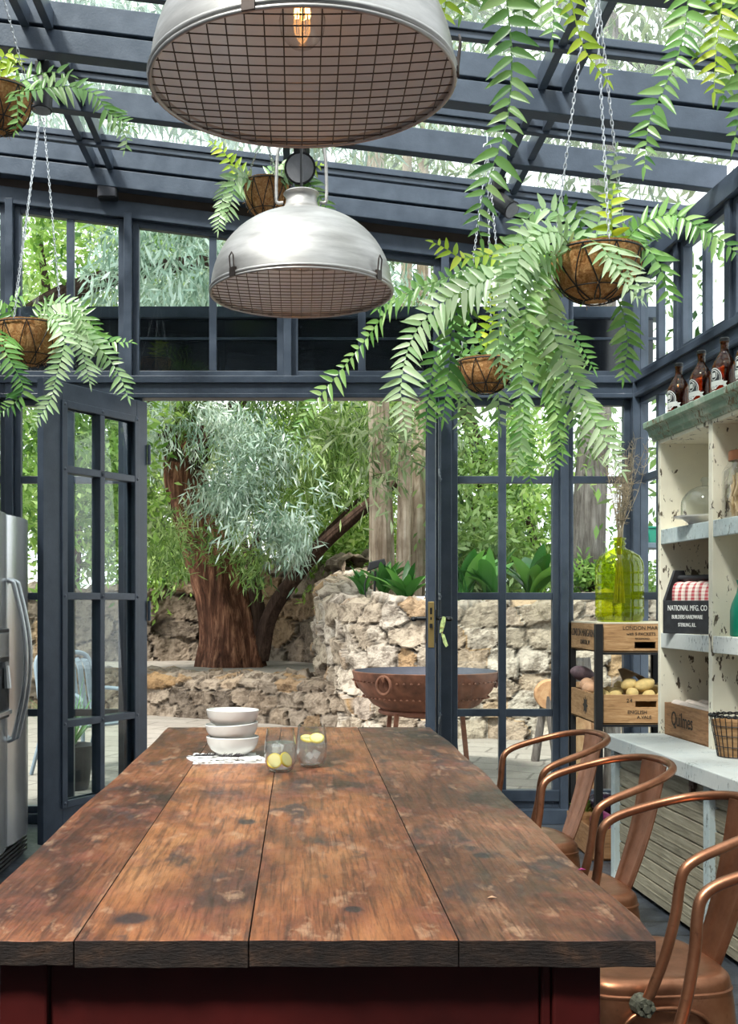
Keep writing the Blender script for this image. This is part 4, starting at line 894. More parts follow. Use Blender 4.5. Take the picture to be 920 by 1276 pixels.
# ------------------------------------------------------------------ pendant lamps
def pendant(label,Y,ca):
    zr=2.262; r=thing('pendant_lamp',label,'lamp',(.004,Y,zr),0,'industrial dome lamps over the table')
    R=.268; Hh=.235
    pr_=[]
    for k in range(15):
        t=k/14*1.36; pr_.append((R*math.cos(t)**.92, Hh*math.sin(t)))
    neck=[(.062,.236),(.052,.247),(.046,.262),(.045,.275),(.050,.283),(.054,.287),(.050,.291),(.03,.292),(0,.292)]
    outer=[p for p in pr_ if p[0]>.066]+neck
    m=MB(); m.lathe(outer,64); m.build('shade','zinc',r,smooth=40)
    m=MB(); m.lathe([(p[0]-.004,p[1]-.003 if p[1]>.01 else p[1]) for p in pr_ if p[0]>.066]+[(.055,.235),(0,.236)],64); m.build('shade_lining','zinc_in',r,smooth=40)
    m=MB(); N=72
    m.tube([(R*math.cos(2*PI*k/N),R*math.sin(2*PI*k/N),0) for k in range(N)],.006,8,closed=True); m.tube([((R+.001)*math.cos(2*PI*k/N),(R+.001)*math.sin(2*PI*k/N),-.009) for k in range(N)],.004,8,closed=True); m.build('rim','zinc',r,smooth=60)
    g=MB(); st=.0305
    for ax in (0,1):
        for k in range(-8,9):
            c=k*st
            if abs(c)>R-.012: continue
            hl=math.sqrt((R-.002)**2-c*c); pts=[]
            for j in range(13):
                s=-hl+2*hl*j/12; z=-.008-.012*(1-(c*c+s*s)/(R*R)); pts.append((c,s,z) if ax else (s,c,z))
            g.tube(pts,.0012,5)
    g.build('wire_guard','wire',r)
    for a in (ca,ca+1.71,ca-1.45,ca+3.1):
        d=Vector((math.cos(a),math.sin(a),0)); tq=Vector((-d.y,d.x,0)); m=MB()
        b=d*(R+.004); m.tube([b+tq*.008+Vector((0,0,-.012)),b+d*.006+tq*.008+Vector((0,0,.045)),b+d*.004+Vector((0,0,.056)),b+d*.006-tq*.008+Vector((0,0,.045)),b-tq*.008+Vector((0,0,-.012))],.0022,6)
        m.box(-.011,.011,-.004,.004,-.012,.014); k=len(m.v)
        for i in range(k-8,k): v=Vector(m.v[i]); m.v[i]=tuple(b+tq*v.x+d*v.y+Vector((0,0,v.z)))
        m.build('clip','wire',r)
    m=MB()
    for s in (-1,1): m.tube(crom([(s*.054,0,.262),(s*.070,0,.262),(s*.074,0,.275),(s*.074,0,.34),(s*.068,0,.42),(s*.045,0,.455),(0,0,.462)],5),.005,8)
    m.build('yoke','zinc',r,smooth=60)
    m=MB(); zt=ZR(0)+.10-zr; m.tube([(0,0,.292),(0,0,zt)],.004,6); m.build('cord','black',r)
    m=MB(); m.lathe([(0,zt),(.05,zt),(.05,zt-.02),(.015,zt-.035),(0,zt-.035)],20); m.build('ceiling_rose','iron',r,smooth=40)
    m=MB(); m.lathe([(0,.235),(.022,.235),(.022,.19),(.016,.175),(0,.175)],20); m.build('bulb_socket','brass',r,smooth=40)
    m=MB(); m.lathe([(.014,.178),(.018,.165),(.034,.135),(.042,.105),(.038,.08),(.022,.062),(0,.058)],24); bl=m.build('bulb','clear',r,smooth=60)
    m=MB()
    for k in range(6): a=k*PI/3; m.tube([(.006*math.cos(a),.006*math.sin(a),.172),(.014*math.cos(a),.014*math.sin(a),.115),(.014*math.cos(a+.5),.014*math.sin(a+.5),.112),(.006*math.cos(a+.5),.006*math.sin(a+.5),.168)],.0012,4)
    m.build('filament','filament',bl)
    L=bpy.data.lights.new('bulb_light','POINT'); L.energy=.02; L.color=(1,.6,.45); L.shadow_soft_size=.03
    lo=bpy.data.objects.new('bulb_light',L); C.objects.link(lo); lo.parent=r; lo.location=(0,0,.10)
pendant('nearest large zinc dome lamp with wire guard, cropped at the top',2.02,4.40)
pendant('second zinc dome lamp with wire guard, lower and farther over the table',3.375,3.93)
# ------------------------------------------------------------------ hanging ferns
def leaflet(m, base, d, nrm, L, W, q, droop=.25):
    d = d.normalized(); s = d.cross(nrm).normalized(); n_ = s.cross(d).normalized()
    prof = [(0,.55),(.16,.98),(.40,.95),(.66,.66),(.87,.30),(1,.0)]
    vs=[]
    for t,wd in prof:
        c = base+d*(L*t)-Vector((0,0,1))*(droop*L*t*t)
        h = W*wd*.37
        vs += [c-s*h+n_*(h*.35), c, c+s*h+n_*(h*.35)]
    fs=[]
    for i in range(len(prof)-1):
        a=i*3; fs += [(a,a+1,a+4,a+3),(a+1,a+2,a+5,a+4)]
    m.add(vs,fs,0,q)
def frond(parent, pts, L, W, sp, mat, rnd, bias=.5, nrm=None, first=.06, tilt=1.15):
    """rachis through world points; leaflets alternate along it"""
    path = crom(pts, 10); m = MB(); o0 = parent.location
    path = [p-o0 for p in path]
    n=len(path); m.tube(path,[.0032*(1-.75*i/n) for i in range(n)],5,0)
    for i in range(len(m.rnd)): m.rnd[i]=.45
    acc=[0]
    for i in range(1,n): acc.append(acc[-1]+(path[i]-path[i-1]).length)
    tot=acc[-1]; s=tot*first; k=0
    N0 = nrm or Vector((rnd.uniform(-.45,.45),-1,rnd.uniform(.15,.75))).normalized()
    while s < tot:
        i=max(j for j in range(n-1) if acc[j]<=s); u=(s-acc[i])/max(1e-6,acc[i+1]-acc[i]); p=path[i].lerp(path[i+1],u); T=(path[i+1]-path[i]).normalized()
        N=(N0-T*N0.dot(T)).normalized(); S_=T.cross(N).normalized()
        t=s/tot; sc=(.55+.45*math.sin(PI*min(1,t*1.25+.08))) if t<.75 else (1-.68*((t-.75)/.25))
        sd=1 if k%2 else -1
        tl=tilt*rnd.uniform(.85,1.15)
        d=S_*sd*math.sin(tl)+T*math.cos(tl)+N*rnd.uniform(-.15,.25)
        leaflet(m,p,d,(N+S_*rnd.uniform(-.25,.25)),L*sc*rnd.uniform(.88,1.1),W*sc*rnd.uniform(.9,1.1),min(1,max(0,rnd.gauss(bias,.22))),rnd.uniform(.08,.3)); k+=1
        s+=sp*(.6+.5*sc)*.29
    T=(path[-1]-path[-2]).normalized(); leaflet(m,path[-1],T,N0,L*.4,W*.4,bias)
    return m.build('frond',mat,parent,smooth=60)
def chain(parent, a, b, lw=.0085, ll=.026, wr=.0018):
    a=Vector(a);b=Vector(b); d=(b-a); n=max(2,int(d.length/(ll*.74))); dn=d.normalized(); x=dn.cross(Vector((0,1,0))).normalized(); y=dn.cross(x); m=MB()
    for k in range(n):
        c=a+d*((k+.5)/n); u=x if k%2 else y
        m.tube([c+dn*(ll*.5*math.sin(t))*1.0+u*(lw*.55*math.cos(t)) for t in [2*PI*j/10 for j in range(10)]],wr,4,closed=True)
    return m.build('chain','galv',parent)
def basket(label, c, R, H, hookz=None, hookxy=(0,0), a0=.3, chains=3, net='diamond'):
    r = thing('hanging_fern', label, 'hanging plant', c, 0, 'ferns in hanging coir baskets')
    prof=[]; K=9
    for i in range(K+1):
        t=i/K*PI/2; prof.append((max(.0001,R*math.sin(t)**.85), -H*math.cos(t)))
    inner=[(p[0]*.88,p[1]*.86) for p in reversed(prof)]
    m=MB(); m.lathe(prof+[(R*1.02,.012),(R*.92,.014)]+inner,40)
    for i,v in enumerate(m.v):
        q=mnoise.noise(Vector(v)*28+Vector(c))*.010; d=Vector(v).normalized(); m.v[i]=tuple(Vector(v)+d*q)
    rr=random.Random(int(c[1]*100)); 
    for k in range(150):
        a=rr.uniform(0,6.28); t=rr.uniform(.1,1)*PI/2; rad=R*math.sin(t)**.85; z=-H*math.cos(t); b=Vector((rad*math.cos(a),rad*math.sin(a),z)); e=b+b.normalized()*rr.uniform(.004,.018)+Vector((rr.uniform(-.02,.02),rr.uniform(-.02,.02),rr.uniform(-.01,.012))); m.tube([b*.99,(b+e)/2+Vector((0,0,.004)),e],.0009,3)
    m.build('coir_liner','coir',r,smooth=60)
    m=MB()
    def bp(a,t,k=1.035): 
        rad=R*math.sin(t)**.85*k+.002; return (rad*math.cos(a),rad*math.sin(a),-H*math.cos(t)*k)
    m.tube([bp(2*PI*k/40,PI/2,1.05) for k in range(40)],.0035,6,closed=True)
    nw=9
    for k in range(nw):
        for sg in (-1,1):
            m.tube([bp(2*PI*k/nw+sg*.55*(1-j/8),PI/2*(.12+.88*j/8)) for j in range(9)],.0026,5)
    for t in (.14,.45): m.tube([bp(2*PI*k/24,PI/2*t) for k in range(24)],.0024,5,closed=True)
    m.build('wire_basket','iron',r)
    m=MB(); m.lathe([(0,.0),(R*.86,-.005),(R*.86,-.03),(0,-.03)],24); m.build('soil','soil',r)
    if hookz is not None:
        hk=Vector((hookxy[0],hookxy[1],hookz-c[2]))
        for k in range(chains):
            a=a0+2*PI*k/chains; chain(r,(R*math.cos(a),R*math.sin(a),.0),hk)
        m=MB(); m.tube([hk+Vector((.02*math.cos(t),0,.02+.02*math.sin(t))) for t in [PI*1.5*j/10-PI*.5 for j in range(11)]],.003,6); m.tube([hk+Vector((0,0,.04)),hk+Vector((0,0,.09))],.003,6); m.build('hook','galv',r)
    return r
def px_fronds(r, Y, lst, rnd):
    """(list of (px, py, dY)), leaf length, leaf width, spacing, material, colour bias"""
    for pts,L,W,sp,mat,bias in lst:
        if L > .095: L, W, sp = L*.78, W*.80, sp*.80
        frond(r,[P(x,y,Y+dy) for x,y,dy in pts],L,W,sp,mat,rnd,bias)
def filler(r, R, n, rnd, L, W, sp, mats, ln=(.25,.45), zdrop=(.05,.35), skip=None):
    for k in range(n):
        a=rnd.uniform(0,2*PI)
        if skip and skip(a): continue
        d=Vector((math.cos(a),math.sin(a),0)); l=rnd.uniform(*ln); o=r.location
        p0=o+d*R*.55+Vector((0,0,.0)); p1=o+d*(R*1.0+l*.18)+Vector((0,0,rnd.uniform(.05,.13))); p2=o+d*(R+l*.45)+Vector((0,0,rnd.uniform(-.02,.06))); p3=o+d*(R+l*.7)+Vector((0,0,-rnd.uniform(*zdrop)))
        frond(r,[p0,p1,p2,p3],L,W,sp,rnd.choice(mats),rnd,rnd.uniform(.3,.7))
rn=random.Random(21)
# big basket, right
b1=basket('largest hanging fern in a coir basket, long fronds reaching left over the windows',P(743,318,4.06),.158,.165,ZR(1.03)+.06,(-.01,0),.55)
Y=4.06; f_,p_,y_='fern','fern_pale','fern_young'
px_fronds(b1,Y,[
 ([(740,312,.0),(748,270,.05),(760,225,.05),(768,185,.05)],.085,.036,.060,p_,.7),
 ([(765,314,-.05),(763,285,-.1),(762,258,-.1),(765,236,-.1)],.075,.036,.06,y_,.5),
 ([(725,312,.0),(700,270,.0),(668,262,.0),(640,300,-.02),(622,350,-.04)],.105,.042,.066,p_,.5),
 ([(715,315,-.1),(680,290,-.15),(655,300,-.2),(640,350,-.25),(628,405,-.25)],.105,.044,.066,p_,.75),
 ([(720,312,-.05),(668,295,.1),(618,318,.25),(560,345,.4),(512,362,.5),(470,385,.6)],.12,.046,.074,f_,.45),
 ([(700,318,.1),(640,330,.3),(560,352,.45),(498,372,.6),(455,425,.75),(420,468,.8),(388,508,.85),(362,548,.85)],.085,.034,.064,f_,.72),
 ([(690,320,.0),(630,315,.1),(580,322,.1),(556,310,.1),(540,302,.1)],.085,.036,.062,y_,.35),
 ([(700,318,-.05),(650,330,.0),(590,352,.1),(566,395,.15),(560,455,.2),(552,522,.2)],.125,.046,.066,f_,.3),
 ([(700,318,-.1),(630,340,.0),(555,375,.1),(515,420,.15),(500,480,.15),(505,535,.15)],.13,.044,.062,p_,.8),
 ([(705,314,-.06),(662,322,-.15),(632,365,-.2),(622,420,-.2),(628,470,-.2)],.11,.044,.064,p_,.4),
 ([(700,318,-.02),(662,345,-.15),(655,400,-.2),(652,455,-.2),(648,505,-.2)],.11,.044,.062,f_,.6),
 ([(700,325,.14),(682,385,.18),(700,440,.15),(728,500,.1),(760,560,.08),(776,588,.08)],.125,.042,.064,p_,.82),
 ([(705,316,.15),(675,380,.2),(680,450,.2),(712,510,.2),(735,560,.2)],.125,.044,.066,f_,.62),
 ([(770,312,.0),(800,280,-.05),(838,268,-.1),(872,284,-.15),(900,300,-.18),(925,322,-.2)],.10,.040,.062,f_,.5),
 ([(765,312,.05),(805,285,.1),(850,270,.1),(880,290,.1),(893,315,.1)],.10,.042,.064,f_,.35),
 ([(765,315,-.1),(768,310,-.18),(778,330,-.2),(792,350,-.21),(808,368,-.2)],.085,.032,.048,p_,.85),
 ([(750,312,-.1),(748,305,-.2),(770,335,-.24),(785,360,-.24),(800,375,-.22)],.07,.028,.046,p_,.8),
 ([(785,318,.0),(805,310,-.05),(822,330,-.08),(832,362,-.08),(836,380,-.08)],.09,.036,.06,f_,.4),
 ([(770,372,.05),(778,395,.05),(782,430,.05),(777,472,.05)],.10,.040,.056,f_,.5),
 ([(750,312,.1),(790,300,.2),(815,320,.25),(825,345,.25)],.09,.04,.06,f_,.4),
 ([(715,312,-.08),(695,290,-.15),(668,298,-.2),(648,340,-.22)],.10,.040,.062,p_,.75),
 ([(730,312,.1),(690,300,.2),(640,310,.3),(600,340,.4),(585,385,.4)],.12,.046,.066,f_,.4),
 ([(740,310,.1),(725,285,.12),(712,262,.12),(696,250,.12)],.10,.045,.07,f_,.35),
 ([(770,310,.1),(795,292,.12),(815,288,.12)],.09,.04,.06,f_,.4),
],rn)
b2=basket('smaller hanging fern half hidden in leaves, its basket in front of the lintel',P(606,452,5.7),.135,.15,ZR(.95)+.06,(.03,.15),1.2)
Y=5.7
px_fronds(b2,Y,[
 ([(610,448,-.05),(640,430,-.1),(668,450,-.12),(690,500,-.12),(700,560,-.12)],.13,.05,.08,f_,.6),
 ([(612,446,-.05),(650,420,-.1),(690,430,-.1),(722,480,-.1),(745,540,-.1)],.13,.05,.08,f_,.5),
 ([(600,446,-.05),(640,440,-.15),(652,490,-.18),(650,545,-.18),(640,590,-.18)],.12,.048,.078,p_,.45),
 ([(600,446,.0),(570,430,.0),(545,440,.0),(535,490,.0),(530,540,.0)],.12,.05,.08,f_,.4),
 ([(602,446,.0),(612,410,.0),(618,380,.0),(622,350,.0)],.12,.05,.085,y_,.55),
 ([(610,446,.05),(660,400,.1),(705,405,.1),(740,460,.1)],.13,.05,.08,f_,.4),
 ([(610,446,.0),(585,410,.0),(560,395,.0),(535,405,.0)],.12,.05,.08,f_,.35),
 ([(640,500,-.1),(650,540,-.1),(662,600,-.1)],.10,.045,.075,f_,.3),
 ([(668,455,-.1),(690,500,-.1),(695,555,-.1),(690,585,-.1)],.11,.05,.07,f_,.55),
],rn)
filler(b2,.13,5,rn,.12,.046,.075,[f_,f_,p_],(.3,.5),(.1,.3),lambda a: 3.6<a<5.4)
b3=basket('hanging fern at the left edge above the refrigerator',P(36,408,5.75),.165,.19,ZR(-1.37)+.10,(.01,.25),.3)
Y=5.75
px_fronds(b3,Y,[
 ([(50,402,-.05),(65,380,-.1),(92,382,-.12),(108,415,-.12)],.12,.040,.058,p_,.7),
 ([(55,404,-.1),(68,398,-.18),(80,425,-.22),(70,470,-.22),(62,500,-.22),(40,532,-.22)],.10,.040,.058,p_,.7),
 ([(60,404,-.05),(85,402,-.1),(100,430,-.12),(112,478,-.12)],.115,.042,.056,p_,.75),
 ([(62,402,.0),(100,415,.0),(130,440,.0),(150,470,.0),(160,496,.0)],.09,.036,.058,p_,.55),
 ([(60,400,.05),(95,405,.1),(130,424,.1),(164,427,.1)],.085,.034,.058,f_,.5),
 ([(60,402,.0),(80,385,.05),(105,392,.05),(122,420,.05),(130,445,.05)],.11,.042,.058,f_,.5),
 ([(20,404,.0),(5,430,-.22),(28,480,-.24),(20,500,-.24),(0,515,-.24)],.12,.042,.06,f_,.3),
 ([(20,400,.0),(10,385,.0),(18,372,.0),(32,368,.0)],.09,.036,.058,f_,.55),
 ([(15,400,.0),(-10,385,.0),(-30,400,.0)],.1,.04,.06,f_,.5),
 ([(45,402,.1),(52,385,.1),(60,372,.1)],.1,.04,.06,f_,.4),
],rn)
b4=basket('small hanging fern behind the lower lamp, under the roof beams',P(332,230,6.3),.125,.19,ZR(-.19)+.10,(0,-.28),.9)
Y=6.3
px_fronds(b4,Y,[
 ([(318,226,-.05),(300,215,-.1),(282,230,-.1),(275,262,-.1),(272,288,-.1)],.10,.036,.052,p_,.7),
 ([(315,226,-.1),(296,222,-.15),(288,250,-.16),(283,270,-.16)],.09,.034,.052,p_,.6),
 ([(312,226,.0),(290,205,.0),(278,188,.0),(264,178,.0)],.10,.045,.075,y_,.4),
 ([(340,226,-.05),(362,212,-.1),(384,222,-.1),(398,245,-.1)],.09,.034,.052,p_,.6),
 ([(345,226,.0),(375,212,.0),(400,206,.0)],.09,.036,.06,y_,.35),
 ([(345,226,-.05),(375,220,-.1),(395,240,-.12),(412,268,-.12)],.09,.034,.052,f_,.6),
 ([(330,226,-.05),(350,205,-.05),(365,210,-.05)],.09,.034,.052,p_,.7),
],rn)
b5=basket('hanging fern high at the left edge, cut off by the frame',P(-4,118,4.55),.135,.15,ZR(-1.2)+.10,(0,-.24),.4)
Y=4.55
px_fronds(b5,Y,[
 ([(10,116,-.05),(45,112,-.1),(85,108,-.1),(118,118,-.1),(135,140,-.1),(158,155,-.1),(165,160,-.1)],.115,.036,.052,f_,.55),
 ([(8,114,.0),(35,98,.0),(62,90,.0),(88,94,.0)],.085,.030,.07,f_,.6),
 ([(5,112,.0),(0,80,.0),(12,66,.0),(24,78,.0)],.09,.034,.05,y_,.4),
 ([(132,140,-.1),(150,160,-.1),(158,175,-.1),(155,188,-.1)],.05,.024,.05,p_,.6),
 ([(8,118,-.1),(20,120,-.15),(22,150,-.16),(18,165,-.16)],.05,.024,.05,f_,.6),
],rn)
# two baskets above the frame whose fronds trail into view
b6=basket('fern basket hung above the lower lamp, its fronds trailing down the middle',P(660,-160,3.0),.15,.15,ZR(.6)+.10,(0,0),.4)
Y=3.0
px_fronds(b6,Y,[
 ([(640,-150,-.05),(625,-80,-.1),(634,20,-.1),(638,80,-.1),(632,150,-.1),(612,215,-.1),(596,270,-.1),(600,298,-.1)],.082,.036,.062,f_,.5),
 ([(690,-150,-.05),(700,-60,-.1),(715,15,-.1),(728,60,-.1),(745,85,-.1),(757,100,-.1)],.065,.030,.056,y_,.4),
 ([(680,-150,.0),(685,-70,.0),(690,10,.0),(688,50,.0)],.07,.034,.06,f_,.5),
 ([(620,-150,.0),(575,-100,.0),(555,-40,.0),(555,10,.0),(548,32,.0)],.075,.038,.058,y_,.45),
 ([(640,-150,.05),(600,-90,.1),(590,-30,.1),(575,20,.1)],.07,.036,.058,f_,.6),
 ([(650,-150,.1),(645,-60,.15),(650,0,.15),(655,30,.15)],.07,.036,.06,f_,.4),
],rn)
b7=basket('fern basket hung above the right corner of the frame, fronds trailing down',P(895,-190,3.1),.15,.15,ZR(1.13)+.10,(0,0),.4)
Y=3.1
px_fronds(b7,Y,[
 ([(880,-180,-.05),(860,-90,-.1),(858,0,-.1),(848,60,-.1),(828,110,-.1),(810,150,-.1),(803,208,-.1)],.10,.044,.064,f_,.55),
 ([(905,-180,-.05),(905,-80,-.1),(900,0,-.1),(893,60,-.1),(890,115,-.1)],.085,.034,.056,y_,.35),
 ([(915,-180,.0),(925,-80,.0),(922,0,.0),(925,60,.0),(900,120,.0)],.09,.040,.06,f_,.5),
 ([(920,-180,-.1),(945,-60,-.15),(940,60,-.15),(925,130,-.15),(915,175,-.15)],.09,.040,.06,f_,.6),
 ([(890,-180,.1),(880,-90,.1),(885,-20,.1),(895,10,.1)],.09,.042,.06,f_,.5),
],rn)
# ------------------------------------------------------------------ garden: stone walls
def stone_wall(name, label, cat, path, ztop, zbot, capd, mat, size=(.30,.21), res=.035, relief=.055, seed=1, outside=1):
    rg = np.random.default_rng(seed)
    pts=[Vector((x,y,0)) for x,y in path]; pc=crom(pts,12); acc=[0]
    for i in range(1,len(pc)): acc.append(acc[-1]+(pc[i]-pc[i-1]).length)
    Lu=acc[-1]; nu=int(Lu/res)+1; us=np.linspace(0,Lu,nu)
    px=np.interp(us,acc,[p.x for p in pc]); py=np.interp(us,acc,[p.y for p in pc])
    tx=np.gradient(px); ty=np.gradient(py); ln=np.hypot(tx,ty); nx,ny=outside*ty/ln,-outside*tx/ln
    zt=np.array([ztop(u/Lu) for u in us]); hmax=zt.max()-zbot; nv=int(hmax/res)+1; nc=int(capd/res)+1
    V=np.concatenate([np.linspace(0,1,nv), 1+np.linspace(0,capd,nc+1)[1:]])
    sx,sy=size; rows=[]; v=-sy
    W0=hmax
    cells=[]
    y=-.5*sy
    while y < hmax+capd+sy:
        x=-sx+rg.uniform(0,sx)
        while x < Lu+sx:
            wdt=sx*rg.uniform(.55,1.5); cells.append((x+wdt/2,y+rg.uniform(-.28,.28)*sy,rg.uniform(.75,1.25))); x+=wdt
        y+=sy
    cells=np.array(cells); tint=rg.random(len(cells)); hgt=rg.random(len(cells))
    uu=np.repeat(us,len(V)); hloc=np.repeat(zt-zbot,len(V)); vv=np.tile(V,nu)
    w_=np.where(vv<=1, vv*hloc, hloc+(vv-1))
    wob=np.array([mnoise.noise(Vector((a*3,b*3,seed)))+.6*mnoise.noise(Vector((a*9,b*9,seed))) for a,b in zip(uu,w_)])*.07
    d1=np.full(uu.shape,9.0); d2=d1.copy(); i1=np.zeros(uu.shape,int)
    for k,(a,b,s) in enumerate(cells):
        near=np.abs(uu-a)<sx*2.2
        idx=np.nonzero(near)[0]
        ddx=np.abs((uu[idx]+wob[idx]-a)/sx); ddy=np.abs((w_[idx]+wob[idx]*.7-b)/sy)
        d=((ddx**3+ddy**3)**(1/3))*s
        c1=d<d1[idx]; 
        j=idx[c1]; d2[j]=d1[j]; d1[j]=d[c1]; i1[j]=k
        j2=idx[~c1]; dd=d[~c1]; m2=dd<d2[j2]; d2[j2[m2]]=dd[m2]
    gap=(d2-d1); e=np.clip(gap/.11,0,1); prof=e*(2-e)
    rough=np.array([mnoise.fractal(Vector((a*5,b*5,seed+3)),1.0,2.0,4) for a,b in zip(uu,w_)])
    slx=rg.normal(size=len(cells))*.16; slz=rg.normal(size=len(cells))*.16
    disp=prof*(relief*(.55+.7*hgt[i1])+(uu-cells[i1,0])*slx[i1]+(w_-cells[i1,1])*slz[i1])+rough*.045*prof
    ii=np.repeat(np.arange(nu),len(V)); front=vv<=1
    nrmx=np.where(front,nx[ii],0); nrmy=np.where(front,ny[ii],0); 
    inw=np.where(front,0,vv-1)
    X=px[ii]-nx[ii]*inw+nrmx*disp; Yy=py[ii]-ny[ii]*inw+nrmy*disp; Z=np.where(front,zbot+vv*(zt[ii]-zbot),zt[ii]+.0)+np.where(front,0,disp)
    edge=np.exp(-((w_-hloc)/.05)**2); Z=Z+edge*disp*.5-edge*.02
    verts=np.stack([X,Yy,Z],1); nV=len(V)
    a=(np.arange(nu-1)[:,None]*nV+np.arange(nV-1)[None,:]).ravel(); faces=np.stack([a,a+nV,a+nV+1,a+1],1)
    me=bpy.data.meshes.new(name); me.from_pydata(verts.tolist(),[],faces.tolist()); me.materials.append(M[mat])
    at=me.attributes.new('rnd','FLOAT','POINT'); at.data.foreach_set('value',tint[i1].astype(np.float32))
    at=me.attributes.new('joint','FLOAT','POINT'); at.data.foreach_set('value',(1-np.clip(gap/.09,0,1)).astype(np.float32)*.9)
    o=bpy.data.objects.new(name,me); C.objects.link(o); return tag(o,label,cat)
# low terrace wall, in front of the tree
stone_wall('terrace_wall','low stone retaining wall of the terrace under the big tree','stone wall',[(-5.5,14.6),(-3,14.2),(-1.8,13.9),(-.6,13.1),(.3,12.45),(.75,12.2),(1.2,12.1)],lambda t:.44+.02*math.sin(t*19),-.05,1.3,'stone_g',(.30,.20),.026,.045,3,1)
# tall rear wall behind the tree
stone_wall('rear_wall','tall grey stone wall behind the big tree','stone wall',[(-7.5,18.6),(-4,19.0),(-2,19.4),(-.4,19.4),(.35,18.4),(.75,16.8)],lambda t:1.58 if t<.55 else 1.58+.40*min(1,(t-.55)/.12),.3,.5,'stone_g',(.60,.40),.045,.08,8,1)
# right wall, nearer, sunlight put into its stone colour, its rounded end turning back
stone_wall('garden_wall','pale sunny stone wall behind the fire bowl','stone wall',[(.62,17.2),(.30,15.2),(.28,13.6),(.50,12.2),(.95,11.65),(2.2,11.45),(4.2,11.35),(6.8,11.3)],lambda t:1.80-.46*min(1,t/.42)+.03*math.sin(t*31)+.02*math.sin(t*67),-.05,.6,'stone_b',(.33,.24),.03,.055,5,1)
m=MB(); m.prism([(-9,14.4),(-3,14.4),(-1.8,14.1),(-.5,13.5),(.3,13.0),(.6,13.3),(.5,17),(.5,18.6),(-.4,19.6),(-9,19.4)],.2,.40,'z'); S(m.build('ground','terrace'))
m=MB(); m.prism([(-14,19.7),(-.4,19.9),(.6,18.9),(1.0,15),(1.1,12.2),(12,11.9),(12,34),(-14,34)],.3,1.25,'z'); S(m.build('ground','soil'))
# ------------------------------------------------------------------ trees
def leaf_mesh(name, parent, cl, mat, L, W, droop, seed, per, spread=.35):
    """cl: array of clump centres (world minus parent loc); leaves as small folded blades on drooping sprays"""
    rg=np.random.default_rng(seed); cl=np.asarray(cl); n=len(cl)*per
    cen=np.repeat(cl,per,0); tw=rg.normal(size=(len(cl),3)); tw[:,2]-=droop*1.2; tw/=np.linalg.norm(tw,axis=1)[:,None]
    t=rg.random(n)[:,None]; pos=cen+np.repeat(tw,per,0)*t*spread*1.6+rg.normal(size=(n,3))*spread*.33
    d=rg.normal(size=(n,3))+np.repeat(tw,per,0)*.8; d[:,2]-=droop*1.3; d/=np.linalg.norm(d,axis=1)[:,None]
    up=rg.normal(size=(n,3))+np.array([0,-.3,.8]); s=np.cross(d,up); s/=np.linalg.norm(s,axis=1)[:,None]+1e-9; nn=np.cross(s,d)
    l=(L*rg.uniform(.6,1.3,n))[:,None]; wd=(W*rg.uniform(.7,1.2,n))[:,None]
    v=np.stack([pos,pos+d*l*.45+s*wd*.5+nn*wd*.2,pos+d*l,pos+d*l*.45-s*wd*.5+nn*wd*.2],1).reshape(-1,3)
    me=bpy.data.meshes.new(name); me.vertices.add(4*n); me.vertices.foreach_set('co',v.astype(np.float32).ravel())
    me.loops.add(4*n); me.loops.foreach_set('vertex_index',np.arange(4*n,dtype=np.int32)); me.polygons.add(n); me.polygons.foreach_set('loop_start',np.arange(0,4*n,4,dtype=np.int32))
    me.update(calc_edges=True); me.materials.append(M[mat])
    clr=np.clip(np.repeat(rg.random(len(cl)),per)*.6+rg.random(n)*.6-.1,0,1)
    at=me.attributes.new('rnd','FLOAT','POINT'); at.data.foreach_set('value',np.repeat(clr,4).astype(np.float32))
    o=bpy.data.objects.new(name,me); C.objects.link(o)
    if parent: o.parent=parent
    return o
def ell(n, c, r, rg, shell=.0):
    p=rg.normal(size=(n,3)); p/=np.linalg.norm(p,axis=1)[:,None]; q=rg.random(n)**(1/3); q=shell+(1-shell)*q
    return np.array(c)+p*q[:,None]*np.array(r)
def trunk_mb(pts, rs, seed, n=28, k=10, amp=.13, ridges=9):
    m=MB(); pc=crom(pts,k); N=len(pc); rr=[np.interp(i/(N-1)*(len(rs)-1),range(len(rs)),rs) for i in range(N)]
    def rf(i,a,p): 
        q=mnoise.noise(Vector((math.cos(a)*2.2,math.sin(a)*2.2,p.z*.5+seed)))
        q2=mnoise.noise(Vector((math.cos(a)*ridges*.6,math.sin(a)*ridges*.6,p.z*.22+seed*2)))
        return 1+amp*q+amp*.9*q2
    m.tube(pc,rr,n,0,rfun=rf); return m
TREES='trees and shrubs of the garden'
def tree(name,label,loc,trunks,blobs,bark,leaves,L,W,droop,seed,per=40,spread=.35,cat='tree',group=TREES,limb=None):
    r=thing(name,label,cat,loc,0,group); rg=np.random.default_rng(seed); o=Vector(loc)
    for i,(pts,rs) in enumerate(trunks):
        nm='trunk' if i==0 else 'branch'
        trunk_mb([Vector(p)-o for p in pts],rs,seed+i,40 if rs[0]>.08 else 10,12,.19 if rs[0]>.08 else .05).build(nm,bark if not (i and limb) else limb,r,smooth=70)
    if blobs:
        mats=leaves if isinstance(leaves,list) else [leaves]
        for mi,mt in enumerate(mats):
            cl=np.concatenate([ell(n,np.array(c)-np.array(loc),rd,rg) for (n,c,rd,k) in blobs if k==mi])
            leaf_mesh('foliage',r,cl,mt,L,W,droop,seed+mi,per,spread)
    return r
def PW(x,y,Y): return tuple(P(x,y,Y))
def blob(n,x,y,Y,rx,ry,rd,k=0): # ellipsoid sized in photo pixels at its own distance
    return (n,PW(x,y,Y),(rx*Y/F,rd,ry*Y/F),k)
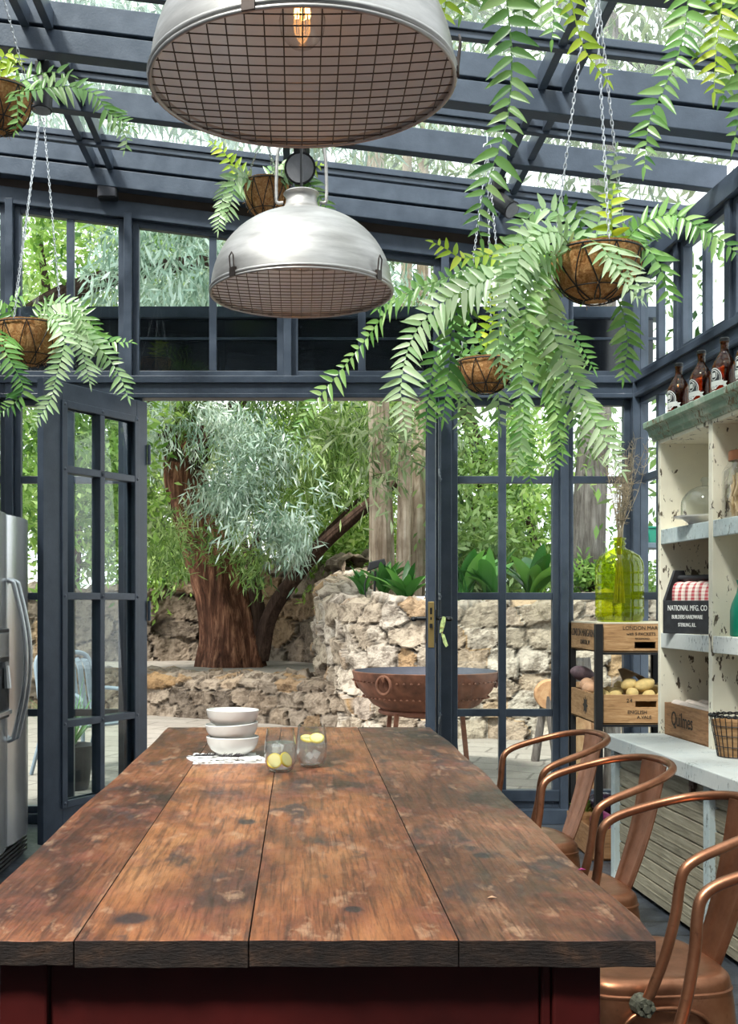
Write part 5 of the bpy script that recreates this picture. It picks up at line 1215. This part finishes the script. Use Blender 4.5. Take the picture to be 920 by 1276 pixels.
# the big red-barked tree on the terrace
Y0=17.6
t1=[([PW(288,832,Y0),PW(287,790,Y0),PW(278,740,Y0),PW(262,690,Y0),PW(243,640,Y0),PW(228,590,Y0),PW(232,520,Y0+.3),PW(250,420,Y0+.6),PW(262,250,Y0+1)],[.56,.47,.42,.40,.36,.32,.27,.22,.14]),
 ([PW(318,826,Y0-.15),PW(322,770,Y0-.2),PW(314,700,Y0-.2),PW(330,640,Y0)],[.14,.11,.08,.04]),
 ([PW(325,820,Y0-.2),PW(340,760,Y0-.4),PW(392,690,Y0-.8),PW(440,645,Y0-1.1),PW(495,600,Y0-1.5)],[.13,.115,.10,.085,.055]),
 ([PW(330,800,Y0-.1),PW(352,735,Y0-.2),PW(400,670,Y0-.3),PW(470,600,Y0-.4)],[.07,.055,.04,.02]),
 ([PW(232,590,Y0),PW(275,530,Y0-.6),PW(310,480,Y0-1),PW(340,400,Y0-1.2)],[.18,.13,.09,.05]),
 ([PW(236,600,Y0),PW(205,540,Y0-.4),PW(180,480,Y0-.6),PW(140,400,Y0-.8)],[.16,.12,.08,.05])]
tree('stringy_bark_tree','big tree with red stringy bark and silvery drooping leaves on the terrace',PW(288,832,Y0),t1,
 [blob(28,222,520,16.6,60,30,1.2,0),blob(8,300,520,16.2,45,28,.8,0),blob(5,340,545,16,30,16,.5,0),blob(16,345,650,15.6,45,16,.6,0),blob(8,300,590,15.9,40,16,.6,0),blob(50,215,300,16.5,80,110,1.5,0),blob(14,292,612,16,32,20,.6,0),
  blob(9,215,668,15.8,35,22,.6,1),blob(40,210,480,17.4,50,60,1.0,1),blob(60,330,430,17,70,80,1.5,1),blob(5,310,690,16,40,12,.5,1),blob(22,335,560,16.8,60,55,.8,1),blob(14,410,560,17,50,40,.8,1),blob(24,450,540,17.8,60,40,1.0,1)],
 'bark_red',['willow','green'],.18,.028,.8,3,95,.36,limb='bark_dark')
# pale eucalyptus trunks behind the wall
def euc(label,px,Y,r0,top,seed,lean=0,bark='bark_pale',base=735):
    tree('eucalyptus',label,PW(px,base,Y),[([PW(px,base+8,Y),PW(px+lean*.3,600,Y),PW(px+lean*.7,420,Y),PW(px+lean,top,Y)],[r0,r0*.9,r0*.8,r0*.6])],[blob(26,px+lean,top+40,Y,110,110,2.0,0),blob(5,px+lean*.5,540,Y-.7,40,50,.5,0)],bark,'olive',.2,.04,.5,seed,40,.5)
euc('pale smooth eucalyptus trunk, left of the cluster behind the stone wall',477,14.6,.155,60,31,-10)
euc('pale eucalyptus trunk in the middle of the cluster behind the stone wall',502,14.2,.09,90,32,6)
euc('whitish eucalyptus trunk, right of the cluster behind the stone wall',519,14.9,.10,80,33,10)
euc('thick grey furrowed trunk seen through the right window above the glass jar',729,13.2,.20,20,34,28,'bark_grey',760)
# leafy mass behind
def bush(label,blobs,leaves,seed,L=.17,W=.06,droop=.35,per=44,spread=.4,name='leafy_tree',trk=None,cat='tree'):
    n,c,rd,k=blobs[0]; gz=0 if c[1]<14 and c[0]<0 else 1.15; base=(c[0],c[1],gz)
    trs=trk or [([(c[0],c[1],gz),(c[0]+.1,c[1],c[2]*.6+.5),(c[0]-.1,c[1],c[2]+.3)],[.10,.08,.03])]
    tree(name,label,base,trs,blobs,'bark_dark',leaves,L,W,droop,seed,per,spread,cat)
bush('bright green leafy tree behind the rear wall, right of the red trunk',[blob(110,420,600,19.5,75,60,1.6,0),blob(60,440,690,18.8,60,40,1.0,0),blob(60,400,540,20,70,45,1.5,0)],'bright',41)
bush('green shrub behind the rear wall, left of the red trunk',[blob(120,205,690,20.5,48,50,1.4,0),blob(60,150,640,21,60,60,1.4,0)],'bright',42,.15,.06)
bush('dark dense tree far behind the red-barked tree',[blob(100,300,640,25,130,110,2.5,0),blob(80,180,560,25.5,90,90,2.5,0)],'olive',43,.26,.09)
bush('mid green tree behind the pale trunks',[blob(64,510,610,21,70,90,2.0,0),blob(60,470,520,21,70,60,2.0,0)],'green',44,.2,.07)
bush('leafy shrub filling the left panes of the right window',[blob(92,592,640,15.5,38,80,1.3,0),blob(40,600,700,14.6,40,40,.8,0)],'green',45,.14,.055)
bush('bright leafy shrub filling the right panes of the right window',[blob(74,665,668,15.2,36,65,1.2,0),blob(30,645,560,16,40,60,1.0,0)],'bright',46,.14,.055)
bush('loose tall tree above the right window',[blob(46,640,480,18,120,90,2.5,0)],'green',47,.2,.06)
bush('low clipped shrub beside the grey trunk',[blob(60,735,738,12.9,40,18,.5,0),blob(40,800,735,12.7,40,20,.5,0)],'bright',48,.09,.045,.1,40,.16,'shrub',None,'shrub')
bush('tall green tree outside the left windows',[blob(120,60,330,13.5,90,90,2.0,0),blob(90,110,560,14.5,70,110,1.6,0),blob(50,20,600,14,50,120,1.4,0)],'bright',49,.15,.055)
bush('dark tree behind the left windows',[blob(110,90,560,20,130,160,2.5,0)],'olive',50,.22,.08)
bush('silvery drooping tree above the middle transom windows',[blob(70,230,330,12.2,60,60,1.2,0),blob(60,430,360,13,90,60,1.5,0)],'willow',51,.2,.032,.8,trk=[([(-4.6,12.6,0),(-4.3,12.5,2.4),(-3.0,12.3,4.4),(-1.2,12.2,5.0),(.4,12.8,5.0)],[.16,.14,.11,.07,.03])])
bush('olive tree above the middle transom windows',[blob(120,380,330,17,180,90,2.0,0)],'olive',52,.2,.06,trk=[([(2.9,16.6,1.1),(2.5,16.8,4),(1.0,17,6)],[.14,.11,.05])])
# canopy over the roof
def canopy(label,blobs,leaves,seed,L,W,droop,tr,per=36):
    tree('overhanging_tree',label,tr[0][0][0],tr,blobs,'bark_dark',leaves,L,W,droop,seed,per,.55)
canopy('silvery drooping tree hanging over the left half of the glass roof',[(90,(-3.2,10.5,7.0),(2.6,2.0,1.3),0),(80,(-.6,11.0,7.0),(2.4,1.8,1.2),0),(60,(-1.5,9.0,8.0),(3.0,2.0,1.0),0)],'willow',61,.24,.035,.9,[([(-6.5,13,.0),(-6,13,4),(-4.5,11.5,7),(-1.5,10.2,8)],[.3,.26,.2,.1])],44)
canopy('loose green tree hanging over the right half of the glass roof',[(95,(2.6,10.5,6.9),(2.4,1.8,1.2),0),(34,(4.4,9.5,6.0),(1.6,2.0,1.4),0),(70,(2.2,8.2,7.8),(2.4,1.8,.9),0)],'olive',62,.2,.05,.6,[([(9.4,13.6,.0),(8.6,13.4,4),(6.4,12,7.6),(4.0,10,8.4)],[.34,.3,.26,.2])],38)
canopy('dark tree rising behind the roof in the middle',[(36,(.5,15.5,9.5),(4.5,2.0,1.4),0),(26,(-3,16,9.8),(3.5,2.0,1.6),0)],'olive',63,.28,.06,.7,[([(10.2,17.5,1.0),(9.4,17.3,6),(3.5,16,10)],[.26,.22,.1])],36)
canopy('sparse tree outside the right wall windows',[(26,(4.6,8.2,4.4),(.7,1.6,.8),0),(22,(5.2,10.5,2.6),(.8,1.0,1.0),0),(16,(4.9,6.6,3.6),(.7,1.0,.9),0),(12,(3.5,10.2,4.0),(.5,.8,.8),0),(9,(3.15,9.4,2.9),(.35,.5,.5),0),(12,(3.6,9.6,2.2),(.4,.6,.4),0)],'green',64,.11,.045,.3,[([(6.4,9.5,0),(6.1,9.2,3),(5.2,8.6,4.6)],[.14,.11,.04])],26)
# strap-leaved plants on the wall
def strap_plant(label,c,n,L,W,seed,mat='strap',rise=1.0):
    r=random.Random(seed); m=MB(); o=Vector(c)
    for k in range(n):
        a=r.uniform(0,6.28); l=1.35*L*r.uniform(.6,1.1); w_=1.35*W*r.uniform(.7,1.1); d=Vector((math.cos(a),math.sin(a),0)); sd=Vector((-d.y,d.x,0)); vs=[]; K=7; sp=r.uniform(.25,.8)
        for i in range(K+1):
            t=i/K; p=d*(l*sp*t**1.4)+Vector((0,0,l*rise*(t-.42*sp*t*t*1.3))); h=w_*.5*math.sin(PI*min(1,.15+t*.85))**.7
            vs+=[p-sd*h+Vector((0,0,h*.3)),p,p+sd*h+Vector((0,0,h*.3))]
        m.add(vs,[f for i in range(K) for f in ((i*3,i*3+1,i*3+4,i*3+3),(i*3+1,i*3+2,i*3+5,i*3+4))],0,r.random())
    ob=m.build('strap_leaf_plant',mat,smooth=60,loc=c); return tag(ob,label,'plant','strap-leaved plants on the garden wall')
for i,(px,py,Y,n,L,W,lab) in enumerate(((478,748,13.0,24,.42,.085,'strap-leaved plant on the wall below the left pale trunk'),(505,757,12.5,22,.45,.10,'strap-leaved plant on the wall below the whitish trunk'),(452,744,13.4,16,.32,.07,'small strap-leaved plant beside the garden light'),(580,750,12.4,14,.60,.14,'broad-leaved plant behind the left pane of the right window'),(612,752,12.4,14,.55,.13,'broad-leaved plant behind the muntin of the right window'),(665,752,12.5,14,.55,.14,'broad-leaved plant behind the right pane of the right window'))):
    strap_plant(lab,PW(px,py,Y),n,L,W,100+i)
p=P(468,706,12.9); r=thing('garden_floodlight','dark garden floodlight on a stake beside the pale trunks','floodlight',p)
m=MB(); m.prism([(-.10,-.06),(.12,.02),(.10,.09),(-.07,.05)],-.06,.06,'y'); m.build('housing','iron',r,.01); m=MB(); m.tube([(0,0,-.05),(-.02,0,-.45)],.014,6); m.tube(crom([(-.05,0,-.05),(-.12,0,-.2),(-.10,0,-.40)],5),.008,6); m.build('stake','iron',r)
# fire bowl
Yb=9.05; pb=P(530.5,0,Yb); r=thing('fire_bowl','big rusty riveted iron fire bowl on the paving outside','fire bowl',(pb.x,Yb,0))
Rb=.585; zr=HC-(836-CY)*Yb/F
m=MB(); hb_=.37; pr_=[(.0,zr-hb_),(.18,zr-hb_+.005),(.30,zr-.33),(.42,zr-.26),(.52,zr-.15),(.57,zr-.06),(Rb,zr),(Rb-.02,zr+.004)]; m.lathe(pr_,56); m.build('bowl','frust',r,smooth=60)
m=MB(); m.lathe([(Rb-.02,zr+.004),(Rb-.03,zr-.05),(.50,zr-.15),(.40,zr-.24),(.2,zr-.32),(0,zr-.33)],56); m.build('bowl_lining','ash',r,smooth=60)
m=MB(); 
for zz,rr_ in ((zr-.07,.572),(zr-.20,.492)):
    for k in range(64):
        a=2*PI*k/64; m.lathe([(0,.008),(.009,.005),(.011,-.004)],6,(rr_*math.cos(a)*1.004,rr_*math.sin(a)*1.004,zz))
m.build('rivet','frust',r)
for a in (4.05,5.95,1.0,2.6):
    d=Vector((math.cos(a),math.sin(a),0)); tq=Vector((-d.y,d.x,0)); c=d*(Rb+.012)+Vector((0,0,zr-.085)); m=MB(); m.tube([c+tq*.062*math.cos(t)+Vector((0,0,.068*math.sin(t))) for t in [2*PI*k/24 for k in range(24)]],.0125,8,closed=True); m.tube([d*(Rb-.01)+Vector((0,0,zr-.02)),d*(Rb+.03)+Vector((0,0,zr-.025)),d*(Rb+.01)+Vector((0,0,zr-.05))],.016,8); m.tube([d*(Rb-.012)+Vector((0,0,zr-.05)),d*(Rb-.03)+Vector((0,0,zr-.12))],.014,6); m.build('ring_handle','frust',r,smooth=60)
m=MB(); z1=zr-hb_+.03
m.tube([(.36*math.cos(2*PI*k/32),.36*math.sin(2*PI*k/32),z1+.02) for k in range(32)],.018,8,closed=True)
for a in (.8,2.37,3.94,5.5): m.bar((.36*math.cos(a),.36*math.sin(a),z1+.02),(.42*math.cos(a),.42*math.sin(a),0),.035); 
m.build('stand','frust',r)
# log slice chair and firewood seen through the right windows
pl=P(685,0,9.6); r=thing('log_slice_stand','round wood slice leaning on upright log poles outside the right window','wood slice',(pl.x,9.6,0)); 
m=MB(); zc=HC-(866-CY)*9.6/F
m.tube([(0,-.03,zc),(.0,.05,zc+.01)],[.125,.125],28); m.build('slice','logend',r,.006)
for a,b in (((-.02,.0,zc),(.06,-.02,0)),((.05,.05,zc),(.12,.1,0)),((-.02,.08,zc),(-.08,.2,0))):
    m=MB(); m.tube([a,b],[.03,.038],10); m.build('leg','bark_grey',r,smooth=50)
for i,(px,Y,h,rd) in enumerate(((722,7.9,.80,.075),(737,8.0,.74,.055),(728,8.3,.95,.07),(762,8.1,.7,.06))):
    p=P(px,0,Y); m=trunk_mb([(0,0,0),(.02,.03,h*.5),(.0,.06,h)],[rd,rd,rd*.9],200+i,18,6,.1); o=m.build('log_post','logend' if i in(0,1) else 'bark_grey',smooth=60,loc=(p.x,Y,0)); tag(o,['reddish log standing outside behind the crate rack','thin log standing outside behind the rack upright','grey log standing at the back of the logs by the rack','log standing outside at the right of the rack'][i],'log','logs standing outside behind the crate rack')
# slatted garden chair and spiky plant beyond the left door
pc=P(112,0,9.0); r=thing('garden_chair','grey-blue slatted garden chair outside beyond the left door','chair',(pc.x,9.0,0),.9)
for k in range(7):
    m=MB(); x=-.24+.08*k; q=crom([(x,.22,.42),(x,.27,.62),(x*.95,.30,.84),(x*.9,.34,.90)],3); [m.bar(q[i],q[i+1],.052,.016,up=(0,-1,0.3)) for i in range(len(q)-1)]; m.build('slat','chairmetal',r)
m=MB(); m.tube(crom([(-.28,.22,.40),(-.28,.28,.68),(-.25,.33,.92),(0,.36,.95),(.25,.33,.92),(.28,.28,.68),(.28,.22,.40)],6),.02,8); m.build('back_frame','chairmetal',r)
for k in range(6):
    m=MB(); y=-.24+.085*k; m.box(-.27,.27,y,y+.06,.40,.418); m.build('seat_slat','chairmetal',r,.004)
for sx in (-1,1):
    m=MB(); m.tube(crom([(sx*.29,-.26,0),(sx*.29,-.25,.45),(sx*.30,-.24,.63),(sx*.30,.0,.66),(sx*.29,.27,.66)],5),.016,8); m.build('arm','chairmetal',r)
    m=MB(); m.tube([(sx*.27,.22,.42),(sx*.29,.36,0)],.016,8); m.build('leg','chairmetal',r)
pp=P(88,0,8.3); r=thing('potted_plant','spiky green plant in a dark pot outside beyond the left door','potted plant',(pp.x,8.3,0))
m=MB(); m.lathe([(0,0),(.13,0),(.17,.30),(.185,.32),(.165,.32),(.15,.28),(0,.28)],28); m.build('pot','iron',r,smooth=40)
m=MB(); q_=random.Random(17)
for k in range(70):
    a=q_.uniform(0,6.28); l=q_.uniform(.35,.62); d=Vector((math.cos(a),math.sin(a),0)); sd=Vector((-d.y,d.x,0)); sp=q_.uniform(.2,.85); vs=[]
    for i in range(6):
        t=i/5; p=d*(l*sp*t)+Vector((0,0,.28+l*(t-.5*sp*t*t))); h=.011*(1-t*.9); vs+=[p-sd*h,p+sd*h]
    m.add(vs,[(i*2,i*2+1,i*2+3,i*2+2) for i in range(5)],0,q_.random())
m.build('foliage','strap',r)

gt=thing('garden_table','small grey garden table outside the corner window beyond the hutch','table',(2.66,8.6,0))
m=MB(); m.box(-.14,.30,-.15,.15,1.76,1.80); m.build('table_top','chairmetal',gt,.004)
for sx in (-.12,.28):
    for sy in (-.13,.13):
        m=MB(); m.box(sx-.015,sx+.015,sy-.015,sy+.015,0,1.76); m.build('leg','chairmetal',gt)
bx=thing('plastic_bin','green plastic bin on the grey garden table outside the corner window','bin',(2.66,8.6,1.80))
m=MB(); m.prism([(-.045,0),(.19,0),(.21,.11),(-.065,.11)],-.09,.09,'y'); m.build('body','teal',bx,.006); m=MB(); m.box(-.075,.22,-.10,.10,.11,.125); m.build('lid','teal',bx,.004)
